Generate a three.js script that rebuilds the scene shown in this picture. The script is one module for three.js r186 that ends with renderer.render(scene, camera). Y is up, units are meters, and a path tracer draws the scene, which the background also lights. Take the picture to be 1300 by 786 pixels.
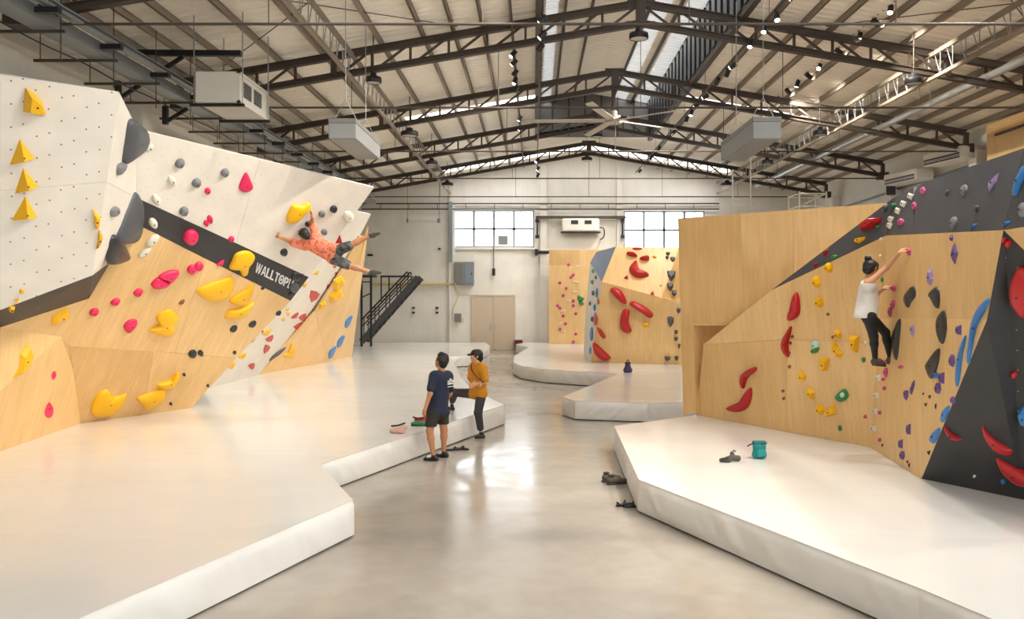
import * as THREE from 'three';
import { mergeGeometries, mergeVertices } from 'three/addons/utils/BufferGeometryUtils.js';
import { RoundedBoxGeometry } from 'three/addons/geometries/RoundedBoxGeometry.js';
import { MarchingCubes } from 'three/addons/objects/MarchingCubes.js';
import { FontLoader } from 'three/addons/loaders/FontLoader.js';
import { TextGeometry } from 'three/addons/geometries/TextGeometry.js';
import { RectAreaLightUniformsLib } from 'three/addons/lights/RectAreaLightUniformsLib.js';

// ---------- camera, sky, exposure ----------
const W = 1300, H = 786, F = 1050, CX = 678, CY = 370, EYE = 2.7;
const scene = new THREE.Scene();
const camera = new THREE.PerspectiveCamera(2 * Math.atan(H / 2 / F) * 180 / Math.PI, W / H, 0.1, 200);
camera.position.set(0, EYE, 0);
camera.lookAt(0, EYE, -10);
camera.setViewOffset(W, H, W / 2 - CX, H / 2 - CY, W, H);
camera.updateProjectionMatrix();
scene.add(camera);
scene.background = new THREE.Color(0.90, 0.96, 1.0);
scene.backgroundIntensity = 6.5;
RectAreaLightUniformsLib.init();
const renderer = new THREE.WebGLRenderer({ antialias: true });
renderer.toneMapping = THREE.LinearToneMapping;
renderer.toneMappingExposure = 1.25;
renderer.shadowMap.enabled = true;
const SKY_PANEL = 4, SPOT = 33;           // translucent roof sheets, track lamps
const LAMP = new THREE.Color(1.0, 0.94, 0.84), DAY = new THREE.Color(0.97, 0.98, 1.0);

// ---------- helpers ----------
let seed = 7;
const rnd = () => { seed = (seed * 1664525 + 1013904223) >>> 0; return seed / 4294967296; };
const hash = (x, y) => { let h = (x * 374761393 + y * 668265263) | 0; h = Math.imul(h ^ (h >>> 13), 1274126177); return ((h ^ (h >>> 16)) >>> 0) / 4294967296; };
const vnoise = (x, y, px, py) => {
  const xi = Math.floor(x), yi = Math.floor(y), fx = x - xi, fy = y - yi, sx = fx * fx * (3 - 2 * fx), sy = fy * fy * (3 - 2 * fy);
  const m = (a, p) => ((a % p) + p) % p, g = (i, j) => hash(m(xi + i, px), m(yi + j, py));
  return (g(0, 0) * (1 - sx) + g(1, 0) * sx) * (1 - sy) + (g(0, 1) * (1 - sx) + g(1, 1) * sx) * sy;
};
const V3 = (x, y, z) => new THREE.Vector3(x, y, z);
const P = (px, py, d) => V3((px - CX) * d / F, EYE + (CY - py) * d / F, -d);            // pixel at a known depth
const G = (px, py, h = 0) => P(px, py, (EYE - h) * F / (py - CY));                       // pixel on a level surface
const planeOf = (a, b, c) => { const p = new THREE.Plane().setFromCoplanarPoints(a, b, c); if (p.distanceToPoint(camera.position) < 0) p.negate(); return p; };
const onP = (px, py, pl) => { const dir = P(px, py, 1).sub(camera.position); return camera.position.clone().addScaledVector(dir, -pl.distanceToPoint(camera.position) / pl.normal.dot(dir)); };
const used = {};
const numbered = (n) => { const k = used[n] = (used[n] ?? -1) + 1; return k ? n + '_' + String(k).padStart(3, '0') : n; };
function clean(g) {
  let o = g.index ? g.toNonIndexed() : g;
  const q = new THREE.BufferGeometry();
  q.setAttribute('position', o.attributes.position); if (!o.attributes.normal) o.computeVertexNormals();
  q.setAttribute('normal', o.attributes.normal);
  q.setAttribute('uv', o.attributes.uv ?? new THREE.BufferAttribute(new Float32Array(o.attributes.position.count * 2), 2));
  return q;
}
const merge = (gs) => gs.length === 1 ? gs[0] : mergeGeometries(gs.map(clean));
function mesh(name, geos, mat, parent = scene) {
  const m = new THREE.Mesh(merge(Array.isArray(geos) ? geos : [geos]), mat);
  m.castShadow = m.receiveShadow = true; m.name = parent === scene ? numbered(name) : name; parent.add(m); return m;
}
function tag(o, label, category, group) { o.userData.label = label; o.userData.category = category; if (group) o.userData.group = group; return o; }
function thing(name, label, category, pos = [0, 0, 0], group) {
  const o = new THREE.Group(); o.name = numbered(name); o.position.set(...pos); scene.add(o); return tag(o, label, category, group);
}
const struct = (o, label) => { o.userData.kind = 'structure'; if (label) o.userData.label = label; return o; };
const box = (x0, x1, y0, y1, z0, z1) => new THREE.BoxGeometry(x1 - x0, y1 - y0, z1 - z0).translate((x0 + x1) / 2, (y0 + y1) / 2, (z0 + z1) / 2);
function metreUV(g, s = 1) {                 // uv in metres from the face direction
  g = clean(g); const p = g.attributes.position, n = g.attributes.normal, u = g.attributes.uv;
  for (let i = 0; i < p.count; i++) {
    const ax = Math.abs(n.getX(i)), ay = Math.abs(n.getY(i)), az = Math.abs(n.getZ(i));
    if (ay > ax && ay > az) u.setXY(i, p.getX(i) * s, p.getZ(i) * s); else if (ax > az) u.setXY(i, p.getZ(i) * s, p.getY(i) * s); else u.setXY(i, p.getX(i) * s, p.getY(i) * s);
  }
  return g;
}
function bar(a, b, w, h, up = V3(0, 1, 0)) { // box from a to b
  const d = b.clone().sub(a), L = d.length(), z = d.clone().normalize();
  let x = new THREE.Vector3().crossVectors(up, z); if (x.lengthSq() < 1e-6) x.set(1, 0, 0); x.normalize();
  const y = new THREE.Vector3().crossVectors(z, x), m = new THREE.Matrix4().makeBasis(x, y, z).setPosition(a.clone().add(b).multiplyScalar(.5));
  return new THREE.BoxGeometry(w, h, L).applyMatrix4(m);
}
function rod(a, b, r, seg = 8, r2 = r) {
  const d = b.clone().sub(a), L = d.length();
  return new THREE.CylinderGeometry(r2, r, L, seg).applyQuaternion(new THREE.Quaternion().setFromUnitVectors(V3(0, 1, 0), d.normalize())).translate((a.x + b.x) / 2, (a.y + b.y) / 2, (a.z + b.z) / 2);
}
const tube = (pts, r, n = 24, seg = 6) => new THREE.TubeGeometry(new THREE.CatmullRomCurve3(pts), n, r, seg, false);
function channel(a, b, w, h, t = .014, up) { // I section: web and two flanges
  const u = b.clone().sub(a).normalize(), s = new THREE.Vector3().crossVectors(up ?? V3(0, 1, 0), u).normalize(), y = new THREE.Vector3().crossVectors(u, s);
  const o = (k) => [a.clone().addScaledVector(y, k), b.clone().addScaledVector(y, k)];
  return [bar(a, b, t * 1.6, h, up), bar(...o(h / 2 - t / 2), w, t, up), bar(...o(-h / 2 + t / 2), w, t, up)];
}

// ---------- textures ----------
function tex(w, h, f, srgb = true) {
  const d = new Uint8Array(w * h * 4);
  for (let y = 0; y < h; y++) for (let x = 0; x < w; x++) { const c = f(x / w, y / h), i = (y * w + x) * 4; for (let k = 0; k < 3; k++) d[i + k] = Math.max(0, Math.min(255, c[k])); d[i + 3] = 255; }
  const t = new THREE.DataTexture(d, w, h); t.wrapS = t.wrapT = THREE.RepeatWrapping; t.magFilter = THREE.LinearFilter; t.minFilter = THREE.LinearMipmapLinearFilter; t.generateMipmaps = true;
  if (srgb) t.colorSpace = THREE.SRGBColorSpace; t.needsUpdate = true; return t;
}
const fbm = (u, v, sx, sy, o = 4) => { let s = 0, a = .5, n = 0; for (let k = 0; k < o; k++) { s += a * vnoise(u * sx, v * sy, sx, sy); n += a; a /= 2; sx *= 2; sy *= 2; } return s / n; };
const plyTex = (r, g, b, k) => { const t = tex(512, 512, (u, v) => {
  const grain = fbm(u + k * .37, v, 60, 6, 3) - .5, cloud = fbm(u, v + k * .21, 4, 3, 3) - .5, fleck = hash(Math.floor(u * 512) * 3 + k, Math.floor(v * 128)) > .985 ? -8 : 0;
  const d = grain * 16 + cloud * 20 + fleck; return [r + d, g + d * 1.02, b + d * 1.1];
}); t.repeat.set(.4, .4); return t; };
const concreteTex = tex(1024, 1024, (u, v) => {
  const a = fbm(u, v, 5, 5, 5) - .5, b = fbm(u + .3, v + .7, 40, 40, 3) - .5, c = fbm(u, v, 9, 14, 3), sp = hash(Math.floor(u * 1024), Math.floor(v * 1024)) > .9965 ? -22 : 0;
  const d = a * 44 + b * 14 + (c - .5) * 16 + sp; return [166 + d, 157 + d * .98, 145 + d * .93];
}); concreteTex.repeat.set(.11, .11);
const concreteRough = tex(512, 512, (u, v) => { const a = fbm(u, v, 14, 14, 4), r = 24 + a * 48; return [r, r, r]; }, false); concreteRough.repeat.set(.22, .22);
const concreteBump = tex(512, 512, (u, v) => { const a = fbm(u, v, 10, 10, 4) * 255; return [a, a, a]; }, false); concreteBump.repeat.set(.3, .3);
const paintTex = tex(512, 512, (u, v) => { const d = (fbm(u, v, 6, 6, 5) - .5) * 18 + (fbm(u, v, 50, 4, 2) - .5) * 6; return [226 + d, 221 + d, 211 + d]; }); paintTex.repeat.set(.25, .25);
const vinylTex = tex(512, 512, (u, v) => { const d = (fbm(u, v, 5, 5, 4) - .5) * 12; return [226 + d, 223 + d, 217 + d]; }); vinylTex.repeat.set(.2, .2);
const vinylBump = tex(512, 512, (u, v) => { const a = fbm(u, v, 3, 7, 4), r = Math.abs(fbm(u + .4, v, 4, 5, 3) - .5), q = a * 150 + Math.min(r * 500, 90); return [q, q, q]; }, false); vinylBump.repeat.set(.25, .25);
const panelTex = (r, g, b) => { const t = tex(256, 256, (u, v) => { const d = (fbm(u, v, 8, 8, 4) - .5) * 12, s = hash(Math.floor(u * 256), Math.floor(v * 256)) > .994 ? 14 : 0; return [r + d + s, g + d + s, b + d + s]; }); t.repeat.set(.5, .5); return t; };
const camoTex = tex(128, 128, (u, v) => { const a = fbm(u, v, 6, 6, 3), c = a > .58 ? 92 : a > .47 ? 58 : a > .38 ? 36 : 120; return [c, c + 2, c + 4]; }); camoTex.repeat.set(3, 3);

const coralTex = tex(128, 128, (u, v) => { const a = fbm(u, v, 8, 8, 3), k = a > .56 ? -34 : a < .42 ? 8 : 0; return [232 + k, 138 + k, 108 + k * .8]; }); coralTex.repeat.set(2, 2);

// ---------- materials ----------
const std = (color, roughness = .6, metalness = 0, extra = {}) => new THREE.MeshStandardMaterial({ color, roughness, metalness, ...extra });
const M = {
  ply: [plyTex(222, 183, 124, 0), plyTex(227, 189, 131, 1), plyTex(215, 174, 115, 2)].map((map) => std(0xffffff, .42, 0, { map })),
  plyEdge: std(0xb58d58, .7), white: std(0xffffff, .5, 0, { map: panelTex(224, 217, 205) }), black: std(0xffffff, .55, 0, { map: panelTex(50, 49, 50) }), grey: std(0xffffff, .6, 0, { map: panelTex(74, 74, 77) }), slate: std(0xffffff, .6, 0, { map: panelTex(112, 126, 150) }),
  floor: std(0xffffff, 1, 0, { map: concreteTex, roughnessMap: concreteRough, bumpMap: concreteBump, bumpScale: .002 }),
  wall: std(0xffffff, .8, 0, { map: paintTex }), vinyl: std(0xffffff, .16, 0, { map: vinylTex, bumpMap: vinylBump, bumpScale: .003 }), vinylSide: std(0xffffff, .42, 0, { map: vinylTex }),
  sheet: std(0xfbf2e2, .55), steel: std(0x4c4137, .6, .1), purlin: std(0x968878, .6, .1), dark: std(0x1c1c1e, .5), galv: std(0xa9a9a6, .4, .6), pipe: std(0x8d9192, .45, .3),
  acWhite: std(0xd9d4c8, .5), boxGrey: std(0x858583, .5), boxDark: std(0x75726d, .5), beige: std(0xc3b29c, .6), fan: std(0xb7b0a2, .45, .2), conduit: std(0x7f8a92, .5, .2), yellowPipe: std(0xc9b47c, .6),
  glass: new THREE.MeshPhysicalMaterial({ color: 0xffffff, roughness: .05, transmission: 1, thickness: 0, ior: 1.45 }),
  skin: std(0xb9805a, .55), skinB: std(0xd09a74, .55), hair: std(0x14110f, .5), navy: std(0x20263c, .85), olive: std(0x2d2b22, .85), mustard: std(0xc4810f, .85), charcoal: std(0x37373b, .85), tank: std(0xdcd8d2, .85), legging: std(0x17181b, .7), coral: std(0xffffff, .85, 0, { map: coralTex }), camo: std(0xffffff, .85, 0, { map: camoTex }), shoe: std(0x19191a, .5), shoeGrey: std(0x54524c, .8), sole: std(0xcfc8bc, .7), shoeWhite: std(0xd8d3ca, .6),
  eye: std(0xefece6, .3), lip: std(0xa8604f, .5), print: std(0xd9d9d6, .7),
};
const emis = (c, k) => new THREE.MeshStandardMaterial({ color: 0xffffff, roughness: .6, emissive: c, emissiveIntensity: k });
M.skylight = emis(DAY, 2.2); M.monitorSheet = emis(new THREE.Color(.86, .94, 1), .3); M.lens = emis(LAMP, 14); M.lensDim = std(0xb9b3a8, .3);

// ---------- shell of the hall ----------
const XL = -8.6, XR = 12.5, RX = 2.25, SL = .173, DB = -9, DW = 37.8, Y0 = EYE + 6.3;    // DB, DW: depth of the rear and the far wall
const roofY = (x) => Y0 - SL * Math.abs(x - RX), MX0 = .1, MX1 = 4.4, MD = 31.5, MY = EYE + 7.15;
struct(mesh('floor', metreUV(box(XL - .3, XR + .3, -.2, 0, -DW - .3, -DB + .3)), M.floor), 'polished grey concrete floor with cloudy mottling');
struct(mesh('wall_left', metreUV(box(XL - .25, XL, 0, roofY(XL) + .3, -DW, -DB)), M.wall), 'white painted side wall behind the tall overhanging climbing walls');
const wr = new THREE.Group(); wr.name = 'wall_right'; scene.add(wr); struct(wr, 'white painted side wall behind the plywood enclosure');
const SW = [[-7.5, -3.5], [-2.5, 1.5], [2.5, 6.5]].map(([p, q]) => [p, q, .6, 5.6]);  // unseen side windows behind the camera, added for daylight on the mat faces
{ const s = new THREE.Shape(), yt = roofY(XR) + .3; s.moveTo(DB, 0); s.lineTo(DW, 0); s.lineTo(DW, yt); s.lineTo(DB, yt); for (const [p, q, y0, y1] of SW) { const h = new THREE.Path(); h.moveTo(p, y0); h.lineTo(p, y1); h.lineTo(q, y1); h.lineTo(q, y0); s.holes.push(h); }
  mesh('wall_face', metreUV(new THREE.ExtrudeGeometry(s, { depth: .25, bevelEnabled: false }).rotateY(Math.PI / 2).translate(XR, 0, 0)), M.wall, wr); }
// gable walls with window openings
function gable(name, zf, zb, holes, label) {
  const s = new THREE.Shape(); s.moveTo(XL - .25, 0); s.lineTo(XR + .25, 0); s.lineTo(XR + .25, roofY(XR) + .2); s.lineTo(RX, Y0 + 1.6); s.lineTo(XL - .25, roofY(XL) + .2);
  for (const [a, b, c, d] of holes) { const h = new THREE.Path(); h.moveTo(a, c); h.lineTo(a, d); h.lineTo(b, d); h.lineTo(b, c); s.holes.push(h); }
  const g = new THREE.ExtrudeGeometry(s, { depth: Math.abs(zf - zb), bevelEnabled: false }).translate(0, 0, Math.min(zf, zb));
  return struct(mesh(name, metreUV(g), M.wall), label);
}
const farP = (px, py) => P(px, py, DW);
const wa = [farP(576, 314), farP(678, 267)], wb = [farP(792, 316), farP(895, 268)], dr = [farP(600, 445), farP(652.5, 376)];
const HA = [wa[0].x, wa[1].x, wa[0].y, wa[1].y], HB = [wb[0].x, wb[1].x, wb[0].y, wb[1].y], HD = [dr[0].x, dr[1].x, 0.001, dr[1].y];
gable('wall_far', -DW, -DW - .3, [HA, HB], 'white painted block gable wall with two steel windows');
const RW = [[2.6, 6.6, .6, 5.6], [7.2, 11.2, .6, 5.6]];  // unseen rear windows, added and made tall for fill light
gable('wall_rear', -DB, -DB + .3, RW, 'white painted rear gable wall with added tall windows');
function windowUnit(name, [x0, x1, y0, y1], z, cols, rows, label) {
  const g = new THREE.Group(); g.name = name; scene.add(g); struct(g, label);
  mesh('window_frame', [box(x0, x1, y0, y0 + .06, z - .06, z + .02), box(x0, x1, y1 - .06, y1, z - .06, z + .02), box(x0, x0 + .06, y0, y1, z - .06, z + .02), box(x1 - .06, x1, y0, y1, z - .06, z + .02)], M.conduit, g);
  for (let i = 1; i < cols; i++) { const x = x0 + (x1 - x0) * i / cols; mesh('mullion', box(x - .05, x + .05, y0, y1, z - .05, z + .03), M.conduit, g); }
  for (let j = 1; j < rows; j++) { const y = y0 + (y1 - y0) * j / rows; mesh('transom', box(x0, x1, y - .045, y + .045, z - .05, z + .03), M.conduit, g); }
  for (let i = 0; i < cols; i++) for (let j = 0; j < rows; j++) { const w = (x1 - x0) / cols, h = (y1 - y0) / rows; mesh('pane', box(x0 + i * w + .03, x0 + (i + 1) * w - .03, y0 + j * h + .025, y0 + (j + 1) * h - .025, z - .025, z - .02), M.glass, g); }
  return g;
}
const win1 = windowUnit('window_1', HA, -DW - .1, 4, 2, 'steel window of eight bright panes above the double door');
mesh('window_sill', box(HA[0] - .1, HA[1] + .1, HA[2] - .1, HA[2], -DW - .1, -DW + .12), M.wall, win1);
{ const a = farP(632, 311), b = farP(645, 299); mesh('vent_panel', box(a.x, b.x, a.y, b.y, -DW - .12, -DW - .04), M.boxGrey, win1); }
windowUnit('window_2', HB, -DW - .1, 4, 2, 'steel window of bright panes behind the red-hold boulder');
SW.forEach(([p, q, y0, y1], i) => { const g = windowUnit('window_' + (7 + i), [-(q - p) / 2, (q - p) / 2, y0, y1], 0, 3, 3, ['first', 'second', 'third'][i] + ' added tall side window counted from the rear wall'); g.rotation.y = -Math.PI / 2; g.position.set(XR + .12, 0, -(p + q) / 2); });
const ORD0 = ['first', 'second', 'third', 'fourth'];
RW.forEach((r, i) => windowUnit('window_' + (3 + i), r, -DB + .12, 3, 3, i ? 'added tall rear window beside the corner' : 'added tall rear window in the middle of the wall'));
{ // double door
  const g = new THREE.Group(); g.name = 'door_1'; scene.add(g); struct(g, 'beige steel double door in the far wall'); const [x0, x1, , y1] = HD, z = -DW, c = (x0 + x1) / 2;
  mesh('door_frame', [box(x0 - .06, x0, 0, y1 + .06, z, z + .05), box(x1, x1 + .06, 0, y1 + .06, z, z + .05), box(x0, x1, y1, y1 + .06, z, z + .05)], M.beige, g);
  for (const [a, b] of [[x0, c - .012], [c + .012, x1]]) { const l = mesh('door_leaf', box(a, b, .02, y1, z, z + .035), M.beige, g); mesh('handle', rod(V3(a < c - .5 ? b - .1 : a + .1, 1.0, z + .07), V3(a < c - .5 ? b - .1 : a + .1, 1.16, z + .07), .012), M.galv, l); }
}
// roof sheets: corrugated, with translucent strips
const STRIPS = [[-5.6, -4.4], [3.2, 4.5], [10, 11.3], [24.9, 25.4], [35.15, 36.5]];  // strips nearer than the fan are out of view, added for daylight
function corrugated(x0, x1, y0, y1, d0, d1, per = .25, amp = .028) {   // ribs run up the slope
  const pts = []; for (let d = d0; d < d1 - 1e-6;) { const k = per; for (const [t, a] of [[0, 0], [.55, 0], [.68, 1], [.87, 1]]) { const q = d + t * k; if (q < d1) pts.push([q, a * amp]); } d += k; } pts.push([d1, 0]);
  const pos = [], idx = [];
  for (const [d, a] of pts) pos.push(x0, y0 + a, -d, x1, y1 + a, -d, x0, y0 + .09, -d, x1, y1 + .09, -d);
  for (let i = 0; i < pts.length - 1; i++) { const a = i * 4, b = a + 4; idx.push(a, b, a + 1, a + 1, b, b + 1, a + 2, a + 3, b + 2, a + 3, b + 3, b + 2); }
  const e = (pts.length - 1) * 4; idx.push(0, 1, 2, 1, 3, 2, e, e + 2, e + 1, e + 1, e + 2, e + 3);
  const g = new THREE.BufferGeometry(); g.setAttribute('position', new THREE.Float32BufferAttribute(pos, 3)); g.setIndex(idx); const q = g.toNonIndexed(); q.computeVertexNormals(); return q;
}
const ceiling = new THREE.Group(); ceiling.name = 'ceiling'; scene.add(ceiling); struct(ceiling, 'cream corrugated steel roof with a raised ridge monitor');
function areaLight(name, a, b, c, color, k) {   // a corner, b and c its neighbours; shines along (b-a)x(c-a) turned down
  const u = b.clone().sub(a), v = c.clone().sub(a), n = new THREE.Vector3().crossVectors(u, v).normalize(), down = n.y > 0 ? n.negate() : n;
  const L = new THREE.RectAreaLight(color, k, u.length(), v.length()); L.name = name; L.position.copy(a.clone().addScaledVector(u, .5).addScaledVector(v, .5).addScaledVector(down, .05));
  const z = down.clone().negate(), x = u.clone().normalize(), y = new THREE.Vector3().crossVectors(z, x); L.quaternion.setFromRotationMatrix(new THREE.Matrix4().makeBasis(x, y, z)); scene.add(L); return L;
}
for (const [xa, xb, ia, ib] of [[XL - .2, MX0, -3.9, MX0], [MX1, XR + .2, MX1, 8.5]]) {
  let d = DB; const cuts = [...STRIPS, [DW, DW]], sheet = (n, x0, x1, d0, d1, m) => mesh(n, corrugated(x0, x1, roofY(x0), roofY(x1), d0, d1), m, ceiling);
  for (const [s0, s1] of cuts) {
    sheet('roof_sheet', xa, xb, d, s0, M.sheet); d = s1;
    if (s1 > s0) {
      sheet('translucent_sheet', ia, ib, s0, s1, M.skylight); if (ia > xa) sheet('roof_sheet', xa, ia, s0, s1, M.sheet); if (ib < xb) sheet('roof_sheet', ib, xb, s0, s1, M.sheet);
      areaLight('skylight_glow', V3(ia, roofY(ia), -s0), V3(ib, roofY(ib), -s0), V3(ia, roofY(ia), -s1), DAY, SKY_PANEL);
    }
  }
}
// over the far end the roof closes up to the ridge
for (const [xa, xb] of [[MX0, RX], [RX, MX1]]) {
  mesh('roof_sheet', corrugated(xa, xb, roofY(xa), roofY(xb), MD, 35.15), M.sheet, ceiling); mesh('translucent_sheet', corrugated(xa, xb, roofY(xa), roofY(xb), 35.15, 36.5), M.skylight, ceiling); mesh('roof_sheet', corrugated(xa, xb, roofY(xa), roofY(xb), 36.5, DW), M.sheet, ceiling);
}
// monitor: raised roof, end wall and slatted sides
const mr = (x) => MY + SL * (2.15 - Math.abs(x - RX));
const mcut = [[MX0 - .2, .3, 'roof_sheet'], [.3, .62, 'translucent_sheet'], [.62, RX, 'roof_sheet'], [RX, 3.0, 'roof_sheet'], [3.0, 3.5, 'translucent_sheet'], [3.5, 3.85, 'roof_sheet'], [3.85, 4.3, 'translucent_sheet'], [4.3, MX1 + .2, 'roof_sheet']];
for (const [a, b, n] of mcut) {
  mesh(n, corrugated(a, b, mr(a), mr(b), DB, MD + .2), n === 'roof_sheet' ? M.sheet : M.monitorSheet, ceiling);
  if (n !== 'roof_sheet') areaLight('monitor_glow', V3(a, mr(a), -(DB + .2)), V3(b, mr(b), -(DB + .2)), V3(a, mr(a), -MD), DAY, 1.6);
}
{ const g = new THREE.Group(); g.name = 'wall_monitor'; scene.add(g); struct(g, 'dark slatted upright sides of the raised ridge monitor');
  for (const [x, s] of [[MX0, 1], [MX1, -1]]) {
    mesh('backing', box(Math.min(x, x - s * .05), Math.max(x, x - s * .05), roofY(x) - .1, MY + .1, -MD, -DB), M.boxDark, g);
    for (let d = 5; d < MD; d += .62) mesh('slat', box(Math.min(x, x + s * .1), Math.max(x, x + s * .1), roofY(x) - .05, MY + .05, -d - .17, -d + .17), M.dark, g);
    mesh('sill_beam', box(x - .07, x + .07, roofY(x) - .2, roofY(x) - .02, -MD, -DB), M.steel, g);
  }
  mesh('end_panel', box(MX0, MX1, roofY(MX0) - .05, MY + .42, -MD - .06, -MD), M.boxDark, g);
  mesh('end_panel', box(MX0, MX1, roofY(MX0) - .05, MY + .42, -DB, -DB + .06), M.boxDark, g);
  for (let x = MX0 + .6; x < MX1; x += .62) mesh('slat', box(x - .03, x + .03, roofY(MX0), MY + .3, -MD, -MD + .05), M.steel, g);
}
// purlins
const PX = [-8.0, -7.4, -6.85, -6.3, -5.4, -4.48, -3.24, -2.35, -1.71, -1.1, -.485, 5.02, 5.65, 6.26, 7.05, 7.85, 9.15, 9.94, 10.75, 11.3, 12.0];
const ORD = ['first', 'second', 'third', 'fourth', 'fifth', 'sixth', 'seventh', 'eighth', 'ninth', 'tenth', 'eleventh', 'twelfth', 'thirteenth', 'fourteenth', 'fifteenth', 'sixteenth', 'seventeenth', 'eighteenth', 'nineteenth', 'twentieth', 'twenty-first', 'twenty-second', 'twenty-third', 'twenty-fourth'];
PX.forEach((x, i) => tag(mesh('roof_purlin', [...channel(V3(x, roofY(x) - .075, -DB - .05), V3(x, roofY(x) - .075, -DW + .05), .06, .13)], M.purlin), (x < 0 ? ORD[i] + ' purlin up from the eave on the roof slope over the white overhanging walls' : ORD[20 - i] + ' purlin up from the eave on the roof slope over the plywood enclosure'), 'purlin', x < 0 ? 'purlins of the slope over the white walls' : 'purlins of the slope over the plywood enclosure'));
[.8, 1.5, 3.0, 3.7].forEach((x, i) => tag(mesh('monitor_purlin', [bar(V3(x, mr(x) - .06, -DB - .1), V3(x, mr(x) - .06, -MD), .06, .1)], M.steel), ORD[i] + ' dark purlin under the raised monitor roof, counted from the long-mat side', 'purlin', 'monitor purlins'));
// trusses
const TD = [1.1, 6.55, 12.0, 17.46, 22.92, 28.4, 33.9], TO = ['behind the camera', 'over the front', 'whose end meets the duct over the white prow', 'behind the boxed cooling unit', 'that carries the big ceiling fan', 'between the fan and the last truss', 'last before the far gable'];
const HALF = 9.72, TY = EYE + 6.08, BY = EYE + 5.66;
TD.forEach((d, i) => {
  const t = thing('roof_truss', 'dark steel roof truss ' + TO[i], 'truss', [RX, 0, -d], 'roof trusses');
  const ty = (x) => TY - SL * Math.abs(x), by = (x) => BY - SL * Math.abs(x);
  for (const s of [-1, 1]) {
    mesh('top_chord', channel(V3(0, TY, 0), V3(s * HALF, ty(HALF), 0), .13, .15, .02), M.steel, t);
    mesh('bottom_chord', channel(V3(0, BY, 0), V3(s * HALF, by(HALF), 0), .13, .13, .02), M.steel, t);
    const n = 12; for (let k = 1; k <= n; k++) { const x = s * HALF * k / n; const big = k === 8 || k === n; mesh('post', bar(V3(x, by(x), 0), V3(x, ty(x), 0), big ? .11 : .05, big ? .11 : .05, V3(0, 0, 1)), M.steel, t); if (k % 2 === 0 || k < 9) mesh('diagonal', bar(V3(x - s * .08, by(x), 0), V3(x - s * HALF / n, ty(x - s * HALF / n), 0), .035, .05), M.steel, t); }
    mesh('end_bracket', [box(s * HALF - .16, s * HALF + .16, by(HALF) - .14, by(HALF) + .1, -.14, .14)], M.steel, t);
  }
  mesh('king_post', [box(-.1, .1, BY, TY + .06, -.08, .08), box(-.28, .28, TY - .1, TY + .1, -.03, .03), box(-.3, .3, BY - .09, BY + .04, -.03, .03)], M.steel, t);
  const r = mesh('tie_rod', rod(V3(-HALF, EYE + 3.88, 0), V3(HALF, EYE + 3.88, 0), .022), M.steel, t);
  for (const x of [-6.1, -3, 0, 3, 6.1]) mesh('hanger', rod(V3(x, EYE + 3.88, 0), V3(x, by(x), 0), .008, 5), M.steel, r);
});
// lattice girders running down the hall
for (const [x, what] of [[-3.82, 'over the white mat beside the boxed cooling unit'], [8.35, 'over the plywood enclosure']]) {
  const t = thing('lattice_girder', 'slender lattice girder of thin rods ' + what, 'girder', [x, 0, 0], 'lattice girders'), yt = EYE + 6.02 - SL * Math.abs(x - RX), yb = yt - .5;
  mesh('top_chord', bar(V3(0, yt, -DB), V3(0, yt, -DW + .1), .07, .09), M.purlin, t); mesh('bottom_chord', bar(V3(0, yb, -DB), V3(0, yb, -DW + .1), .07, .07), M.purlin, t);
  for (let d = 6; d < DW - 1; d += .5) { mesh('web_rod', [rod(V3(0, yb, -d), V3(0, yt, -d), .011, 5), rod(V3(0, yb, -d), V3(0, yt, -d - .25), .011, 5)], M.galv, t); }
}
// columns and ledges on the side and far walls
[1.1, 6.55, 12, 17.46, 22.92, 28.4, 33.9].forEach((d) => { tag(mesh('wall_column', metreUV(box(XL, XL + .45, 0, EYE + 3.9, -d - .22, -d + .22)), M.wall), 'white pilaster on the side wall under a truss end', 'pilaster', 'side wall pilasters'); tag(mesh('wall_column', metreUV(box(XR - .35, XR, 0, EYE + 3.9, -d - .2, -d + .2)), M.wall), 'white pilaster on the wall with the long cooling units', 'pilaster', 'pilasters by the cooling units'); });
tag(mesh('wall_ledge', metreUV(box(XL, XL + .22, EYE + 4.0, EYE + 4.16, -DW, -DB)), M.wall), 'painted ledge running high along the side wall', 'ledge');
tag(mesh('wall_ledge', metreUV(box(XL, XL + .16, EYE + 3.4, EYE + 3.5, -DW, -DB)), M.wall), 'narrower painted ledge below the high one on the side wall', 'ledge');
for (const [px, w, l] of [[574, .26, 'white pilaster between the black stair and the double door'], [690, .3, 'white pilaster between the double door and the far plywood panel'], [786, .24, 'white pilaster beside the second far window']]) { const x = farP(px, 300).x; tag(mesh('far_pilaster', metreUV(box(x - w / 2, x + w / 2, 0, roofY(x) - .2, -DW, -DW + .14)), M.wall), l, 'pilaster'); }

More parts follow.
